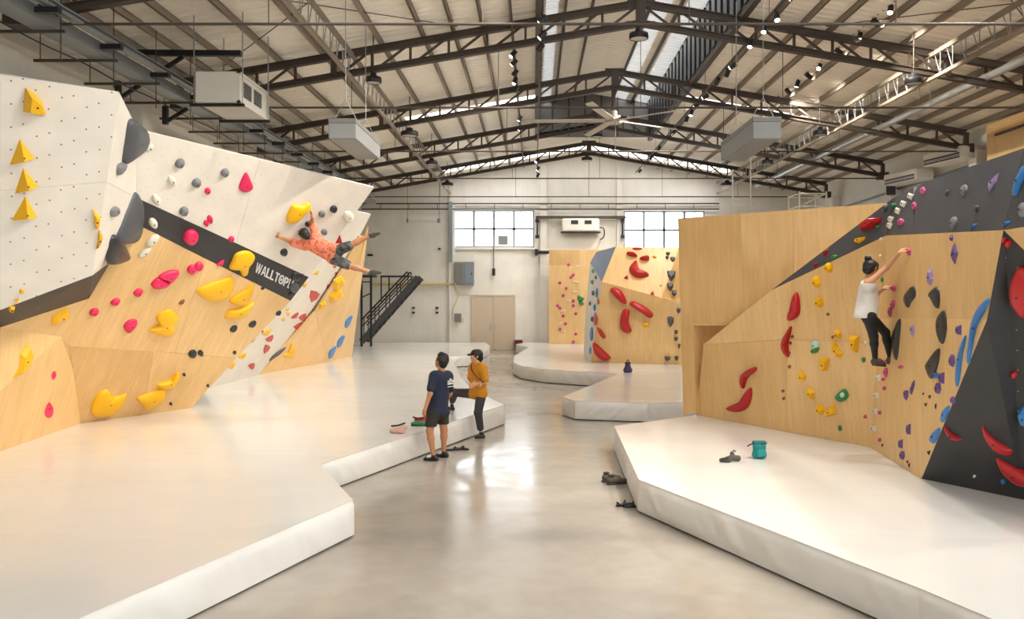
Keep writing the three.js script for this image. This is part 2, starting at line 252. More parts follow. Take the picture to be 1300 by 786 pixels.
// ---------- crash mats ----------
const MH = .4;
function crashMat(name, px, label) {        // outline on the mat top; sides hang with wrinkled vinyl
  const pts = px.map((q) => q.isVector3 ? q : G(q[0], q[1], MH)), t = thing(name, label, 'crash mat');
  const sh = new THREE.Shape(pts.map((p) => new THREE.Vector2(p.x, -p.z)));
  const top = new THREE.ShapeGeometry(sh); const flip = top.attributes.position; for (let i = 0; i < flip.count; i++) flip.setXYZ(i, flip.getX(i), MH, -flip.getY(i));
  const core = new THREE.ExtrudeGeometry(sh, { depth: MH - .05, bevelEnabled: false }); const cp = core.attributes.position; for (let i = 0; i < cp.count; i++) cp.setXYZ(i, cp.getX(i), cp.getZ(i) + .02, -cp.getY(i));
  core.computeVertexNormals();
  mesh('foam_core', core, M.vinylSide, t);
  const nrm = new Float32Array(flip.count * 3); for (let i = 0; i < flip.count; i++) nrm[i * 3 + 1] = 1; top.setAttribute('normal', new THREE.BufferAttribute(nrm, 3));
  const tt = metreUV(top); mesh('vinyl_top', tt, M.vinyl, t);
  const area = THREE.ShapeUtils.area(pts.map((p) => new THREE.Vector2(p.x, -p.z))) > 0 ? 1 : -1;
  for (let k = 0; k < pts.length; k++) {
    const a = pts[k], b = pts[(k + 1) % pts.length], L = Math.hypot(b.x - a.x, b.z - a.z); if (L < .05) continue;
    const u = V3((b.x - a.x) / L, 0, (b.z - a.z) / L), nx = Math.max(4, Math.min(260, Math.ceil(L / .035))), ny = 8;
    const out = V3(-u.z, 0, u.x).multiplyScalar(area);
    const pos = [], uv = [], idx = [];
    for (let j = 0; j <= ny; j++) for (let i = 0; i <= nx; i++) {
      const s = i / nx, v = j / ny, x = s * L, y = MH - (MH - .022) * v, lean = x + (k % 2 ? 1 : -1) * y * .75;
      const edge = Math.min(1, Math.min(x, L - x) / .12), rg = (q) => (1 - Math.abs(2 * q - 1)) ** 4, w = (rg(vnoise(lean * 3.1 + k * 13, y * 1.1 + k, 997, 997)) * .03 + rg(vnoise(lean * 6.5 + k * 7, y * 1.6 + 3, 997, 997)) * .02 + (vnoise(lean * 2 + k * 5, y, 997, 997) - .5) * .02) * (1 - v ** 5);
      const off = (.012 + w * edge) * Math.min(1, v * 3.2) - (v === 0 ? .012 : 0) + (j === 1 ? .004 : 0);
      pos.push(a.x + u.x * x + out.x * off, j === 0 ? MH - .0 : y, a.z + u.z * x + out.z * off); uv.push(x, y);
    }
    for (let j = 0; j < ny; j++) for (let i = 0; i < nx; i++) { const q = j * (nx + 1) + i, r = q + nx + 1; idx.push(q, r, q + 1, q + 1, r, r + 1); }
    const g = new THREE.BufferGeometry(); g.setAttribute('position', new THREE.Float32BufferAttribute(pos, 3)); g.setAttribute('uv', new THREE.Float32BufferAttribute(uv, 2)); g.setIndex(idx); g.computeVertexNormals();
    mesh('vinyl_skirt', g, M.vinylSide, t);
  }
  return t;
}
const E = (x, d) => V3(x, MH, -d);
crashMat('crash_mat', [[448.5, 635], [406, 590], [640.5, 514], [600, 495], [584, 478], [578, 463], [569, 452.5], [599, 451], [621.5, 438.5], E(-2.2, 37.3), E(-8.2, 37.3), E(-8.2, 3.2), E(-4.15, 3.2), [100, 785]], 'long white vinyl crash mat below the overhanging wall with the lettered stripe');
crashMat('crash_mat', [[655, 437], [671, 441], [653, 452], [652, 460], [661, 464.5], [690, 469], [784, 475], [714, 504], [730, 509], [824, 512], E(3.4, 17.3), E(6.4, 19), E(6.4, 37.3), E(-.3, 37.3)], 'white vinyl crash mat under the freestanding boulder with red petals');
crashMat('crash_mat', [[780, 541], [811, 609], [1168, 747], E(4.2, 3.2), E(9.5, 3.2), E(9.5, 9), E(5.6, 12.6), [885, 527]], 'white vinyl crash mat below the climber in the white tank top');

// ---------- climbing walls ----------
function slab(pts, mat, thick = .05, gap = .003) {   // panel: polygon of world points, thickness away from the viewer
  const c = pts.reduce((s, p) => s.add(p), V3(0, 0, 0)).multiplyScalar(1 / pts.length), n = V3(0, 0, 0);
  for (let i = 0; i < pts.length; i++) { const a = pts[i].clone().sub(c), b = pts[(i + 1) % pts.length].clone().sub(c); n.add(a.cross(b)); }
  n.normalize(); if (n.dot(camera.position.clone().sub(c)) < 0) n.negate();
  let ux = V3(0, 1, 0).cross(n); if (ux.lengthSq() < 1e-4) ux.set(1, 0, 0); ux.normalize(); const uy = n.clone().cross(ux);
  let q = pts.map((p) => { const d = c.clone().sub(p), L = d.length(); return p.clone().addScaledVector(d, gap / Math.max(L, .1)); });
  let flat = q.map((p) => new THREE.Vector2(p.clone().sub(c).dot(ux), p.clone().sub(c).dot(uy)));
  if (THREE.ShapeUtils.area(flat) < 0) { q = q.reverse(); flat = flat.reverse(); }
  const pos = [], uv = [], put = (p) => { pos.push(p.x, p.y, p.z); uv.push(p.dot(ux), p.dot(uy)); }, back = q.map((p) => p.clone().addScaledVector(n, -thick));
  for (const [a, b, d] of THREE.ShapeUtils.triangulateShape(flat, [])) { put(q[a]); put(q[b]); put(q[d]); put(back[a]); put(back[d]); put(back[b]); }
  for (let i = 0; i < q.length; i++) { const j = (i + 1) % q.length; put(q[i]); put(back[i]); put(q[j]); put(q[j]); put(back[i]); put(back[j]); }
  const g = new THREE.BufferGeometry(); g.setAttribute('position', new THREE.Float32BufferAttribute(pos, 3)); g.setAttribute('uv', new THREE.Float32BufferAttribute(uv, 2)); g.computeVertexNormals();
  return g;
}
const panel = (name, pts, mat, parent, label) => { const m = mesh(name, slab(pts, mat), mat, parent); if (label) m.userData.label = label; return m; };
const GM = (x, y) => G(x, y, MH);
const L1 = GM(103, 537.5), L2 = GM(243, 518), PB = planeOf(L1, L2, P(400, 310, 15.9)), b = (x, y) => onP(x, y, PB);
const wallB = thing('climbing_wall', 'overhanging climbing wall with black lettered stripe between white and plywood', 'climbing wall');
panel('white_panel', [b(175, 165), b(330, 202.5), b(300, 309), b(173, 251)], M.white, wallB); panel('white_panel', [b(330, 202.5), b(475, 238), b(392, 352), b(300, 309)], M.white, wallB);
const stripe = panel('black_panel', [b(173, 251), b(392, 352), b(369, 382), b(163, 279)], M.black, wallB, 'black diagonal stripe with white lettering');
panel('plywood_panel', [b(163, 279), b(262, 329), b(222, 448), b(88, 440), b(78, 428), b(113, 379), b(140, 333)], M.ply[0], wallB);
panel('plywood_panel', [b(262, 329), b(369, 382), b(300, 455), b(222, 448)], M.ply[1], wallB);
panel('plywood_panel', [b(88, 440), b(195, 446), b(180, 527), L1, b(93, 470)], M.ply[2], wallB); panel('plywood_panel', [b(195, 446), b(300, 455), L2, b(180, 527)], M.ply[0], wallB);
const T0 = P(0, 95, 9.3), T1 = P(152, 118, 10.2), F1 = P(117, 350, 11.2), PW = planeOf(T0, T1, F1), w = (x, y) => onP(x, y, PW);
const K1 = b(113, 379), Mv = b(78, 428), L0 = GM(0, 573), Ll = GM(-230, 655), PL = planeOf(L0, L1, Mv), K0 = P(0, 416, 11.4), PU = planeOf(K0, K1, Mv), N0 = onP(0, 497, PL), PQ = planeOf(K0, Mv, N0), PS = planeOf(T1, F1, b(175, 200));
const prow = thing('climbing_wall', 'white climbing prow with black lower edge and yellow pyramid volumes', 'climbing wall');
panel('white_panel', [w(0, 95), T1, w(135, 231), w(0, 242)], M.white, prow); panel('white_panel', [w(0, 242), w(135, 231), F1, w(0, 394)], M.white, prow);
panel('white_panel', [w(-230, 60), w(0, 95), w(0, 394), w(-230, 480)], M.white, prow);
panel('white_panel', [T1, b(175, 165), b(173, 251), w(135, 231)], M.white, prow); panel('white_panel', [w(135, 231), b(173, 251), b(163, 279), b(140, 333), F1], M.white, prow);
panel('black_panel', [w(0, 394), F1, K1, K0], M.black, prow); panel('black_panel', [w(-230, 480), w(0, 394), K0, P(-230, 491, 8.6)], M.black, prow); panel('black_panel', [F1, b(140, 333), K1], M.black, prow);
panel('plywood_panel', [K0, K1, Mv], M.ply[1], prow); panel('plywood_panel', [K0, Mv, N0], M.ply[1], prow); panel('plywood_panel', [N0, Mv, b(88, 440), b(93, 470), L1, L0], M.ply[0], prow);
panel('plywood_panel', [P(-230, 491, 8.6), K0, N0, P(-230, 590, 8.7)], M.ply[2], prow); panel('plywood_panel', [P(-230, 590, 8.7), N0, L0, Ll], M.ply[1], prow);
const C0 = GM(258, 495), C1 = GM(329, 475.5), PC = planeOf(C0, C1, P(471, 272, 22.4)), c = (x, y) => onP(x, y, PC);
const wallC = thing('climbing_wall', 'slanting white climbing strip between plywood walls with small red and yellow holds', 'climbing wall');
panel('white_panel', [C0, C1, c(400, 396), c(340, 385)], M.white, wallC); panel('white_panel', [c(340, 385), c(400, 396), c(436, 340), c(471, 272), c(425, 262)], M.white, wallC);
const D1 = GM(415, 460), PD = planeOf(C1, c(471, 272), D1), dd = (x, y) => onP(x, y, PD), PD2 = planeOf(D1, GM(447, 452.5), dd(455, 340)), d2 = (x, y) => onP(x, y, PD2);
const wallD = thing('climbing_wall', 'plywood climbing wall with blue half-round holds beside the black stair', 'climbing wall');
panel('plywood_panel', [C1, dd(400, 396), dd(416, 460)], M.ply[1], wallD); panel('plywood_panel', [dd(400, 396), dd(436, 340), dd(456, 300), dd(464, 300), dd(455, 340), dd(416, 460)], M.ply[0], wallD);
panel('plywood_panel', [D1, d2(455, 340), d2(464, 300), d2(468, 288), d2(447, 452.5)], M.ply[1], wallD);
// freestanding boulder and far panel
const Bl = GM(750, 460), Br = GM(868, 463), PK1 = planeOf(Bl, Br, P(764, 358, 26.2)), PK2 = planeOf(onP(764, 358, PK1), onP(840, 378, PK1), P(782, 313, 26.9)), k1 = (x, y) => onP(x, y, PK1), k2 = (x, y) => onP(x, y, PK2);
const boulder = thing('climbing_boulder', 'freestanding plywood boulder with large red petal holds', 'climbing boulder');
panel('plywood_panel', [Bl, Br, k1(862, 384), k1(840, 378), k1(764, 358)], M.ply[1], boulder); panel('plywood_panel', [k1(764, 358), k1(840, 378), k2(841, 342), k2(862, 315), k2(782, 313)], M.ply[0], boulder);
panel('plywood_panel', [k1(840, 378), k1(862, 384), P(885, 380, 26.4), P(885, 316, 27.4), k2(862, 315), k2(841, 342)], M.ply[2], boulder);
const Ka = P(749, 334, 29.5), Kb = P(741, 456, 30.2); Kb.y = MH; const Kc = P(743, 400, 30.2); const PKs = planeOf(Ka, Bl, k1(764, 358));
panel('white_panel', [Ka, k1(764, 358), Bl, Kb, Kc], M.white, boulder); panel('slate_panel', [k2(782, 313), k1(764, 358), Ka, P(757, 320, 29.2)], M.slate, boulder, 'slate blue facet');
const farpanel = thing('climbing_wall', 'flat plywood climbing wall against the far wall with pink and white holds', 'climbing wall');
const PP = new THREE.Plane(V3(0, 0, 1), 36.2), pp = (x, y) => onP(x, y, PP);
{ const y0 = MH, x0 = pp(697, 400).x, x1 = pp(736, 400).x, x2 = pp(790, 400).x, y1 = pp(697, 317).y, ym = pp(697, 337).y; const q = (a, bb, cc, dd2) => [V3(a, cc, -36.2), V3(bb, cc, -36.2), V3(bb, dd2, -36.2), V3(a, dd2, -36.2)];
  panel('plywood_panel', q(x0, x1, ym, y1), M.ply[2], farpanel); panel('plywood_panel', q(x1, x2, ym, y1), M.ply[1], farpanel); panel('plywood_panel', q(x0, x1, y0, ym), M.ply[0], farpanel); panel('plywood_panel', q(x1, x2, y0, ym), M.ply[1], farpanel); }
// wall with the climber in the tank top
const R0 = GM(884, 527), A = GM(1105, 568), B = GM(1170, 608), A2 = P(1125, 299, 11.5), PR1 = planeOf(R0, A, A2), PR2 = planeOf(A, B, A2), r1 = (x, y) => onP(x, y, PR1), r2 = (x, y) => onP(x, y, PR2);
const Cr = GM(1300, 635), PR3 = planeOf(B, Cr, r2(1274, 292)), r3 = (x, y) => onP(x, y, PR3);
const wallR = thing('climbing_wall', 'plywood climbing wall with black overhanging band above and black end facet', 'climbing wall');
panel('plywood_panel', [R0, r1(998, 548), r1(1000, 431), r1(893, 437.5)], M.ply[0], wallR); panel('plywood_panel', [r1(893, 437.5), r1(1000, 431), r1(1006, 355.6), r1(980, 368)], M.ply[1], wallR);
panel('plywood_panel', [r1(998, 548), A, r1(1115, 436), r1(1000, 431)], M.ply[1], wallR); panel('plywood_panel', [r1(1000, 431), r1(1115, 436), A2, r1(1006, 355.6)], M.ply[0], wallR);
panel('plywood_panel', [A, B, r2(1253, 406), r2(1118, 404)], M.ply[1], wallR); panel('plywood_panel', [r2(1118, 404), r2(1253, 406), r2(1274, 292), A2], M.ply[0], wallR);
panel('black_panel', [B, Cr, r3(1300, 318), r2(1274, 292), r2(1253, 406)], M.black, wallR, 'black lower end facet'); panel('black_panel', [Cr, GM(1480, 690), r3(1480, 470), r3(1300, 318)], M.black, wallR);
const U6 = P(1300, 188, 7.9), U7 = P(1480, 120, 6.3), Q1 = r2(1274, 292), Q2 = P(1480, 262, 6.7), PR4 = planeOf(A2, Q1, U6), r4 = (x, y) => onP(x, y, PR4), U3 = r4(1136, 250), U4 = r4(1160, 237), U5 = r4(1169, 233);
const PR5 = planeOf(r1(980, 368), A2, U3), r5 = (x, y) => onP(x, y, PR5);
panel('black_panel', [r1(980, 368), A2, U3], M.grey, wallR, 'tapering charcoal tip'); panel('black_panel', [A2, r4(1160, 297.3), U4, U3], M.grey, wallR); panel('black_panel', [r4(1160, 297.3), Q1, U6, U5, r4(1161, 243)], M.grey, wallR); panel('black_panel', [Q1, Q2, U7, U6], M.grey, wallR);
panel('plywood_panel', [Q1, r3(1300, 318), r3(1480, 470), Q2], M.ply[2], wallR);
// plywood enclosure behind it
{ const e = thing('plywood_enclosure', 'tall plain plywood enclosure wall with recessed doorway', 'partition');
  const b0 = GM(867.5, 527), b1 = V3(5.9, MH, -12.25), top = EYE + 1.37, PE = planeOf(b0, b1, P(860.5, 277, 15.3)), f = (x, y) => onP(x, y, PE);
  const yTop = (x) => 277 - (x - 860.5) * .0732, xs = [940, 1008, 1084, 1160];
  panel('plywood_sheet', [f(867.5, 527), f(883, 524), f(881, 410), f(881, yTop(881)), f(860.5, yTop(860.5))], M.ply[2], e); panel('plywood_sheet', [f(881, 410), f(945, 410), f(940, yTop(940)), f(881, yTop(881))], M.ply[2], e);
  panel('plywood_sheet', [f(945, 560), f(1008, 560), f(1008, yTop(1008)), f(940, yTop(940)), f(945, 410)], M.ply[0], e); panel('plywood_sheet', [f(1008, 560), f(1084, 560), f(1084, yTop(1084)), f(1008, yTop(1008))], M.ply[1], e); panel('plywood_sheet', [f(1084, 560), f(1160, 560), f(1160, yTop(1160)), f(1084, yTop(1084))], M.ply[0], e);
  const bk = PE.normal.clone().multiplyScalar(-.28), o = (v) => v.clone().add(bk), s = [f(883, 524), f(881, 410), f(945, 410), f(945, 545)];
  panel('recess_back', s.map(o), M.ply[2], e); panel('recess_side', [s[0], s[1], o(s[1]), o(s[0])], M.ply[2], e); panel('recess_head', [s[1], s[2], o(s[2]), o(s[1])], M.ply[2], e);
}
// plywood cladding high on the side wall
{ const e = thing('plywood_cladding', 'high plywood cladding on the side wall under the roof edge', 'cladding'); const x = 12.0, yt = roofY(x) - .2;
  for (let d = 20.7; d > 8; d -= 2.44) panel('plywood_sheet', [V3(x, 3, -d - 1.22), V3(x, 3, -d + 1.22), V3(x, yt, -d + 1.22), V3(x, yt, -d - 1.22)], M.ply[(Math.round(d) % 3)], e);
  mesh('rail', rod(V3(x - .06, EYE + 4.05, -21.4), V3(x - .06, EYE + 4.05, -17), .035), M.steel, e); }
// lettering on the stripe
const font = await new FontLoader().loadAsync('fonts/droid/droid_sans_bold.typeface.json');
{ const o = b(323, 345), ex = b(366.5, 366).sub(o), up = b(326.6, 333).sub(o), n = PB.normal, m = new THREE.Matrix4().makeBasis(ex, up, n).setPosition(o.clone().addScaledVector(n, .003));
  let cur = 0; for (const [ch, wd] of [['W', .155], ['A', .12], ['L', .105], ['L', .105], ['T', .115], ['O', .14], ['P', .115], ['I', .05], ['A', .12]]) {   // units: the word's width and the letters' height
    const g = new TextGeometry(ch, { font, size: 1, depth: .004, curveSegments: 6 }); g.computeBoundingBox(); const bb = g.boundingBox;
    g.translate(-bb.min.x, -bb.min.y, 0).scale(wd / (bb.max.x - bb.min.x), 1 / (bb.max.y - bb.min.y), 1).translate(cur, 0, 0); const parts = [g]; if (ch === 'O') parts.push(new THREE.CylinderGeometry(1, 1, .005, 16).rotateX(Math.PI / 2).scale(wd * .16, .15, 1).translate(cur + wd / 2, .5, .002));
    mesh('letter', parts.map((q) => clean(q).applyMatrix4(m)), M.print, stripe); cur += wd + .012; } }

// ---------- holds ----------
const COL = { yellow: [0xeeb502, .45], red: [0xb81f22, .38], crimson: [0xb0131d, .35], pink: [0xe0245c, .42], magenta: [0xc4437f, .45], black: [0x2a2b2d, .35], charcoal: [0x4d4f53, .5], grey: [0x77777a, .6], cream: [0xddd5c3, .6], purple: [0x664886, .5], lilac: [0x9d86b8, .55], blue: [0x2a78bd, .35], navy: [0x24315a, .5], green: [0x2f8449, .45], mint: [0xb7cfc0, .5], brown: [0x8c4a35, .6] };
const HM = {}; for (const k in COL) HM[k] = std(COL[k][0], COL[k][1]);
const PL_ = { W: [PW, 'on the white prow'], S: [PS, 'on the narrow side of the white prow'], B: [PB, 'on the lettered-stripe wall'], U: [PU, 'on plywood under the white prow'], Q: [PQ, 'on the folded plywood under the white prow'], L: [PL, 'on plywood at the foot of the white prow'], C: [PC, 'on the slanting white strip'], D: [PD, 'on the plywood beyond the white strip'], E: [PD2, 'on the plywood end by the black stair'], P: [PP, 'on the far plywood panel'], K: [PK1, 'on the freestanding boulder'], J: [PK2, 'high on the freestanding boulder'], H: [PKs, 'on the white flank of the boulder'], X: [PR1, 'on the plywood between enclosure and climber'], Y: [PR2, 'on plywood beside the black end'], Z: [PR3, 'on the black end facet'], T: [PR4, 'on the charcoal overhanging band'], V: [PR5, 'on the tapering charcoal tip'] };
const SH = {   // unit outlines, y down
  oval: [18, (t) => [Math.cos(t) / 2, Math.sin(t) / 2]], drop: [18, (t) => [Math.sin(t) / 2 * Math.sin(t / 2) ** .9, -Math.cos(t) / 2]],
  quad: [[-.5, -.4], [.45, -.5], [.4, .5], [-.38, .45]], tri: [[0, -.5], [.5, .4], [-.5, .5]], diamond: [[0, -.5], [.5, -.05], [.05, .5], [-.5, .1]], hex: [[-.2, -.5], [.35, -.42], [.5, .1], [.2, .5], [-.35, .42], [-.5, -.05]],
  shield: [[-.45, -.42], [.1, -.5], [.5, -.38], [.42, .1], [0, .5], [-.35, .12]], half: [[-.28, .5], [-.5, .2], [-.4, -.15], [.1, -.46], [.5, -.5], [.42, -.05], [.2, .35]], stick: [[-.5, .25], [-.1, -.1], [.45, -.5], [.5, -.2], [0, .25], [-.4, .5]], jug: [[-.5, .05], [-.35, -.35], [.05, -.5], [.42, -.3], [.5, .1], [.2, .45], [-.2, .5]],
};
const KINDN = { oval: 'oval', drop: 'teardrop', quad: 'blocky', tri: 'three-sided', diamond: 'diamond', hex: 'chunky six-sided', shield: 'shield-shaped', half: 'half-round', stick: 'slim bar', jug: 'rounded', poly: 'large sculpted', facet: 'angular', petal: 'long curved' };
const boltGeo = new THREE.CylinderGeometry(.012, .012, .012, 8).rotateX(Math.PI / 2);
function hold(wl, color, shape, px, depth, style, detail) {      // px: [cx, cy, w, h, turn] or an outline traced on the wall, y down
  const [pl, where] = PL_[wl]; let out;
  if (Array.isArray(px[0])) out = px;
  else { const [x, y, ww, hh, turn = 0] = px, s = SH[shape], un = typeof s[0] === 'number' ? Array.from({ length: s[0] }, (_, i) => s[1](i / s[0] * 2 * Math.PI)) : s, ca = Math.cos(turn * Math.PI / 180), sa = Math.sin(turn * Math.PI / 180);
    out = un.map(([u, v]) => [x + (u * ww) * ca - (v * hh) * sa, y + (u * ww) * sa + (v * hh) * ca]); }
  const n = pl.normal;
  if (wl !== 'S') { const m = out.reduce((s, q) => [s[0] + q[0] / out.length, s[1] + q[1] / out.length], [0, 0]), c3 = onP(m[0], m[1], pl), view = camera.position.clone().sub(c3).normalize(); depth *= Math.max(.4, Math.min(1, n.dot(view) * 1.15));
    const tip = c3.clone().addScaledVector(n, depth * .8), dt = -tip.z, dx = CX + tip.x * F / dt - m[0], dy = CY - (tip.y - EYE) * F / dt - m[1], L = Math.hypot(dx, dy) || 1e-6, ex = dx / L, ey = dy / L;   // the traced outline holds base and tip
    const along = out.map((q) => (q[0] - m[0]) * ex + (q[1] - m[1]) * ey), ext = Math.max(...along) - Math.min(...along), k = Math.min(.32, L / ext * .5);
    out = out.map((q, i) => [q[0] - ex * (along[i] * k + Math.min(L * .5, ext * .25)), q[1] - ey * (along[i] * k + Math.min(L * .5, ext * .25))]); }
  let pts = out.map(([x, y]) => onP(x, y, pl)); let cen = pts.reduce((s, p) => s.add(p), V3(0, 0, 0)).multiplyScalar(1 / pts.length);
  const ux = V3(0, 1, 0).cross(n).normalize(), uy = n.clone().cross(ux);
  let flat = pts.map((p) => { const q = p.clone().sub(cen); return new THREE.Vector2(q.dot(ux), q.dot(uy)); });
  const smooth = style !== 'facet' && style !== 'apex';
  if (smooth) { const cu = new THREE.CatmullRomCurve3(flat.map((p) => V3(p.x, p.y, 0)), true, 'catmullrom', .5); flat = cu.getPoints(30).slice(0, 30).map((p) => new THREE.Vector2(p.x, p.y)); }
  if (THREE.ShapeUtils.area(flat) < 0) flat.reverse();
  const size = Math.max(...flat.map((p) => p.length())) * 2, N = flat.length, pos = [], idx = [], h = depth;
  const rings = smooth ? [[1, -.01], [.985, h * .25], [.93, h * .5], [.8, h * .75], [.6, h * .92], [.32, h]] : style === 'apex' ? [[1, -.01]] : [[1, -.01], [.97, h * .15], [.62, h]];
  // a thing with its base at the wall
  const t = thing('climbing_hold', '', 'climbing hold', cen.toArray()); t.quaternion.setFromRotationMatrix(new THREE.Matrix4().makeBasis(ux, uy, n));
  for (const [s, z] of rings) for (const p of flat) pos.push(p.x * s, p.y * s - (1 - s) * h * .12, z);
  pos.push(0, style === 'apex' ? -size * .06 : -h * .1, smooth ? h * 1.01 : h);
  for (let r = 0; r < rings.length - 1; r++) for (let i = 0; i < N; i++) { const a = r * N + i, c2 = r * N + (i + 1) % N; idx.push(a, c2, a + N, c2, c2 + N, a + N); }
  const l = (rings.length - 1) * N; for (let i = 0; i < N; i++) idx.push(l + i, l + (i + 1) % N, rings.length * N);
  let g = new THREE.BufferGeometry(); g.setAttribute('position', new THREE.Float32BufferAttribute(pos, 3)); g.setIndex(idx); if (!smooth) g = g.toNonIndexed(); g.computeVertexNormals();
  mesh('grip', g, HM[color], t);
  if (size > .1) { const bm = mesh('bolt', boltGeo, M.dark, t); bm.position.set(0, -h * .1 + (style === 'apex' ? size * .05 : 0), h * (style === 'apex' ? .8 : 1)); bm.userData.label = 'dark mounting bolt'; }
  const sz = size > .6 ? 'very large' : size > .32 ? 'large' : size > .16 ? 'middle-sized' : 'small', y = cen.y, hb = y > 4 ? 'near the top' : y > 2.8 ? 'high up' : y > 1.7 ? 'at mid-height' : 'low down';
  const base = { red: 'red', crimson: 'deep red' }[color] ?? color;
  t.userData.label = (detail ? detail + ' ' : `${sz} ${base} ${KINDN[shape] ?? shape} hold ${hb} `) + where; t.userData.group = `${base} holds ${where}`;
  return t;
}
const f2 = (a) => { const r = []; for (let i = 0; i < a.length; i += 2) r.push([a[i], a[i + 1]]); return r; };
// white prow
hold('W', 'yellow', 'facet', f2([33, 112, 46, 121, 56, 132, 61, 149, 31, 144]), .16, 'facet', 'yellow angular volume with clipped corner');
[[26, 176, 48, 206, 13, 214], [30, 213, 53, 242, 20, 250], [33, 249, 51, 281, 16, 284]].forEach((q, i) => hold('W', 'yellow', 'tri', f2(q), .17, 'apex', ['topmost', 'middle', 'lowest'][i] + ' of three stacked yellow pyramid volumes'));
hold('W', 'yellow', 'facet', f2([117, 265, 128, 276, 127, 290, 124, 293, 119, 284, 121, 275]), .07, 'facet', 'upper yellow sliver hold at the arris'); hold('W', 'yellow', 'facet', f2([126, 291, 131, 300, 127, 314, 124, 318, 125, 300]), .06, 'facet', 'lower yellow sliver hold at the arris');
hold('W', 'yellow', 'hex', [28, 370, 7, 6], .04, 'facet', 'tiny yellow chip hold uppermost of three'); hold('W', 'yellow', 'tri', [22, 381, 7, 7, 40], .04, 'facet', 'tiny yellow chip hold above the black edge'); hold('W', 'yellow', 'quad', [15, 393, 8, 8, 20], .05, 'facet', 'tiny yellow chip hold on the black edge');
hold('S', 'charcoal', 'poly', f2([165, 152, 176, 157, 187, 172, 180, 190, 160, 206, 156, 205, 160, 178]), .12, 'dome', 'tall dark fin-like hold near the top'); hold('S', 'grey', 'stick', f2([158, 207, 153, 217, 148, 222, 149, 211, 153, 207]), .07, 'dome', 'small grey wedge hold under the dark fin');
hold('S', 'charcoal', 'poly', f2([168, 243, 173, 250, 185, 275, 189, 292, 187, 300, 172, 307, 149, 310, 147, 300, 155, 275, 160, 262]), .15, 'dome', 'biggest dark sculpted fin hold'); hold('S', 'grey', 'jug', [143.5, 268, 9, 14, 25], .07, 'dome', 'small grey hold above the lowest dark hold'); hold('S', 'black', 'poly', f2([142, 297, 150, 305, 159, 322, 158, 330, 140, 336, 136, 330, 137, 310]), .13, 'dome', 'dark hooked hold at the bottom');
// wall with the lettered stripe
for (const [x, y, ww, hh, col] of [[190, 188, 13, 8, 'cream'], [219, 230, 9, 15, 'cream'], [199, 254, 10, 15, 'cream'], [195, 284, 10, 15, 'cream'], [194, 306, 21, 11, 'cream'], [184, 321, 20, 9, 'cream'], [443, 276, 13, 16, 'cream'], [229, 208, 13, 12, 'grey'], [250, 233, 12, 12, 'grey'], [286, 220, 11, 11, 'grey'], [234, 269, 12, 12, 'grey'], [409, 272, 9, 9, 'grey'], [412, 295, 8, 9, 'grey'], [424, 266, 10, 10, 'black'], [391, 285, 7, 8, 'black'], [361, 321, 10, 10, 'black'], [376, 352, 11, 12, 'black'], [374, 366, 13, 13, 'charcoal'], [369, 374, 6, 6, 'black'], [384, 351, 6, 6, 'black'], [264, 243, 8, 9, 'pink'], [267, 279, 7, 12, 'pink'], [262, 284, 6, 9, 'pink'], [294, 304, 8, 8, 'pink'], [243, 302, 20, 20, 'pink'], [176, 372, 13, 10, 'pink'], [147, 384, 13, 9, 'pink'], [120, 397, 13, 10, 'pink'], [244, 343, 12, 13, 'pink'], [253, 339, 12, 12, 'pink'], [231, 384, 9, 5, 'brown'], [245, 450, 11, 11, 'black'], [255, 449, 7, 9, 'black'], [234, 476, 4, 5, 'black'], [217, 513, 4, 5, 'black'], [264, 490, 4, 4, 'black'], [298, 448, 5, 5, 'black'], [297, 418, 11, 8, 'black'], [321, 412, 11, 8, 'black'], [334, 366, 6, 4, 'black'], [354, 398, 8, 6, 'black']]) hold('B', col, 'jug', [x, y, ww, hh, col === 'pink' ? -20 : -35], Math.min(ww, hh) * .0065 + .01, 'dome');
hold('B', 'pink', 'drop', f2([312, 219, 304, 236, 306, 243, 314, 245, 322, 240, 319, 230]), .07, 'dome', 'pink teardrop hold on white'); hold('B', 'pink', 'tri', f2([275, 336, 284, 330, 283, 337, 278, 338]), .04, 'dome', 'small pink wedge at the stripe edge');
hold('B', 'pink', 'half', f2([201, 352, 212, 345, 226, 344, 228, 350, 218, 361, 212, 357]), .1, 'dome', 'upper half of the big split pink hold'); hold('B', 'pink', 'half', f2([201, 353, 211, 357.5, 217, 362, 210, 366.5, 197, 367.5, 192, 362, 195, 357]), .1, 'dome', 'lower half of the big split pink hold'); hold('B', 'pink', 'drop', f2([157, 415, 163, 407, 173, 406, 175, 412, 170, 420, 163, 424]), .08, 'dome', 'chalky pink pear-shaped hold');
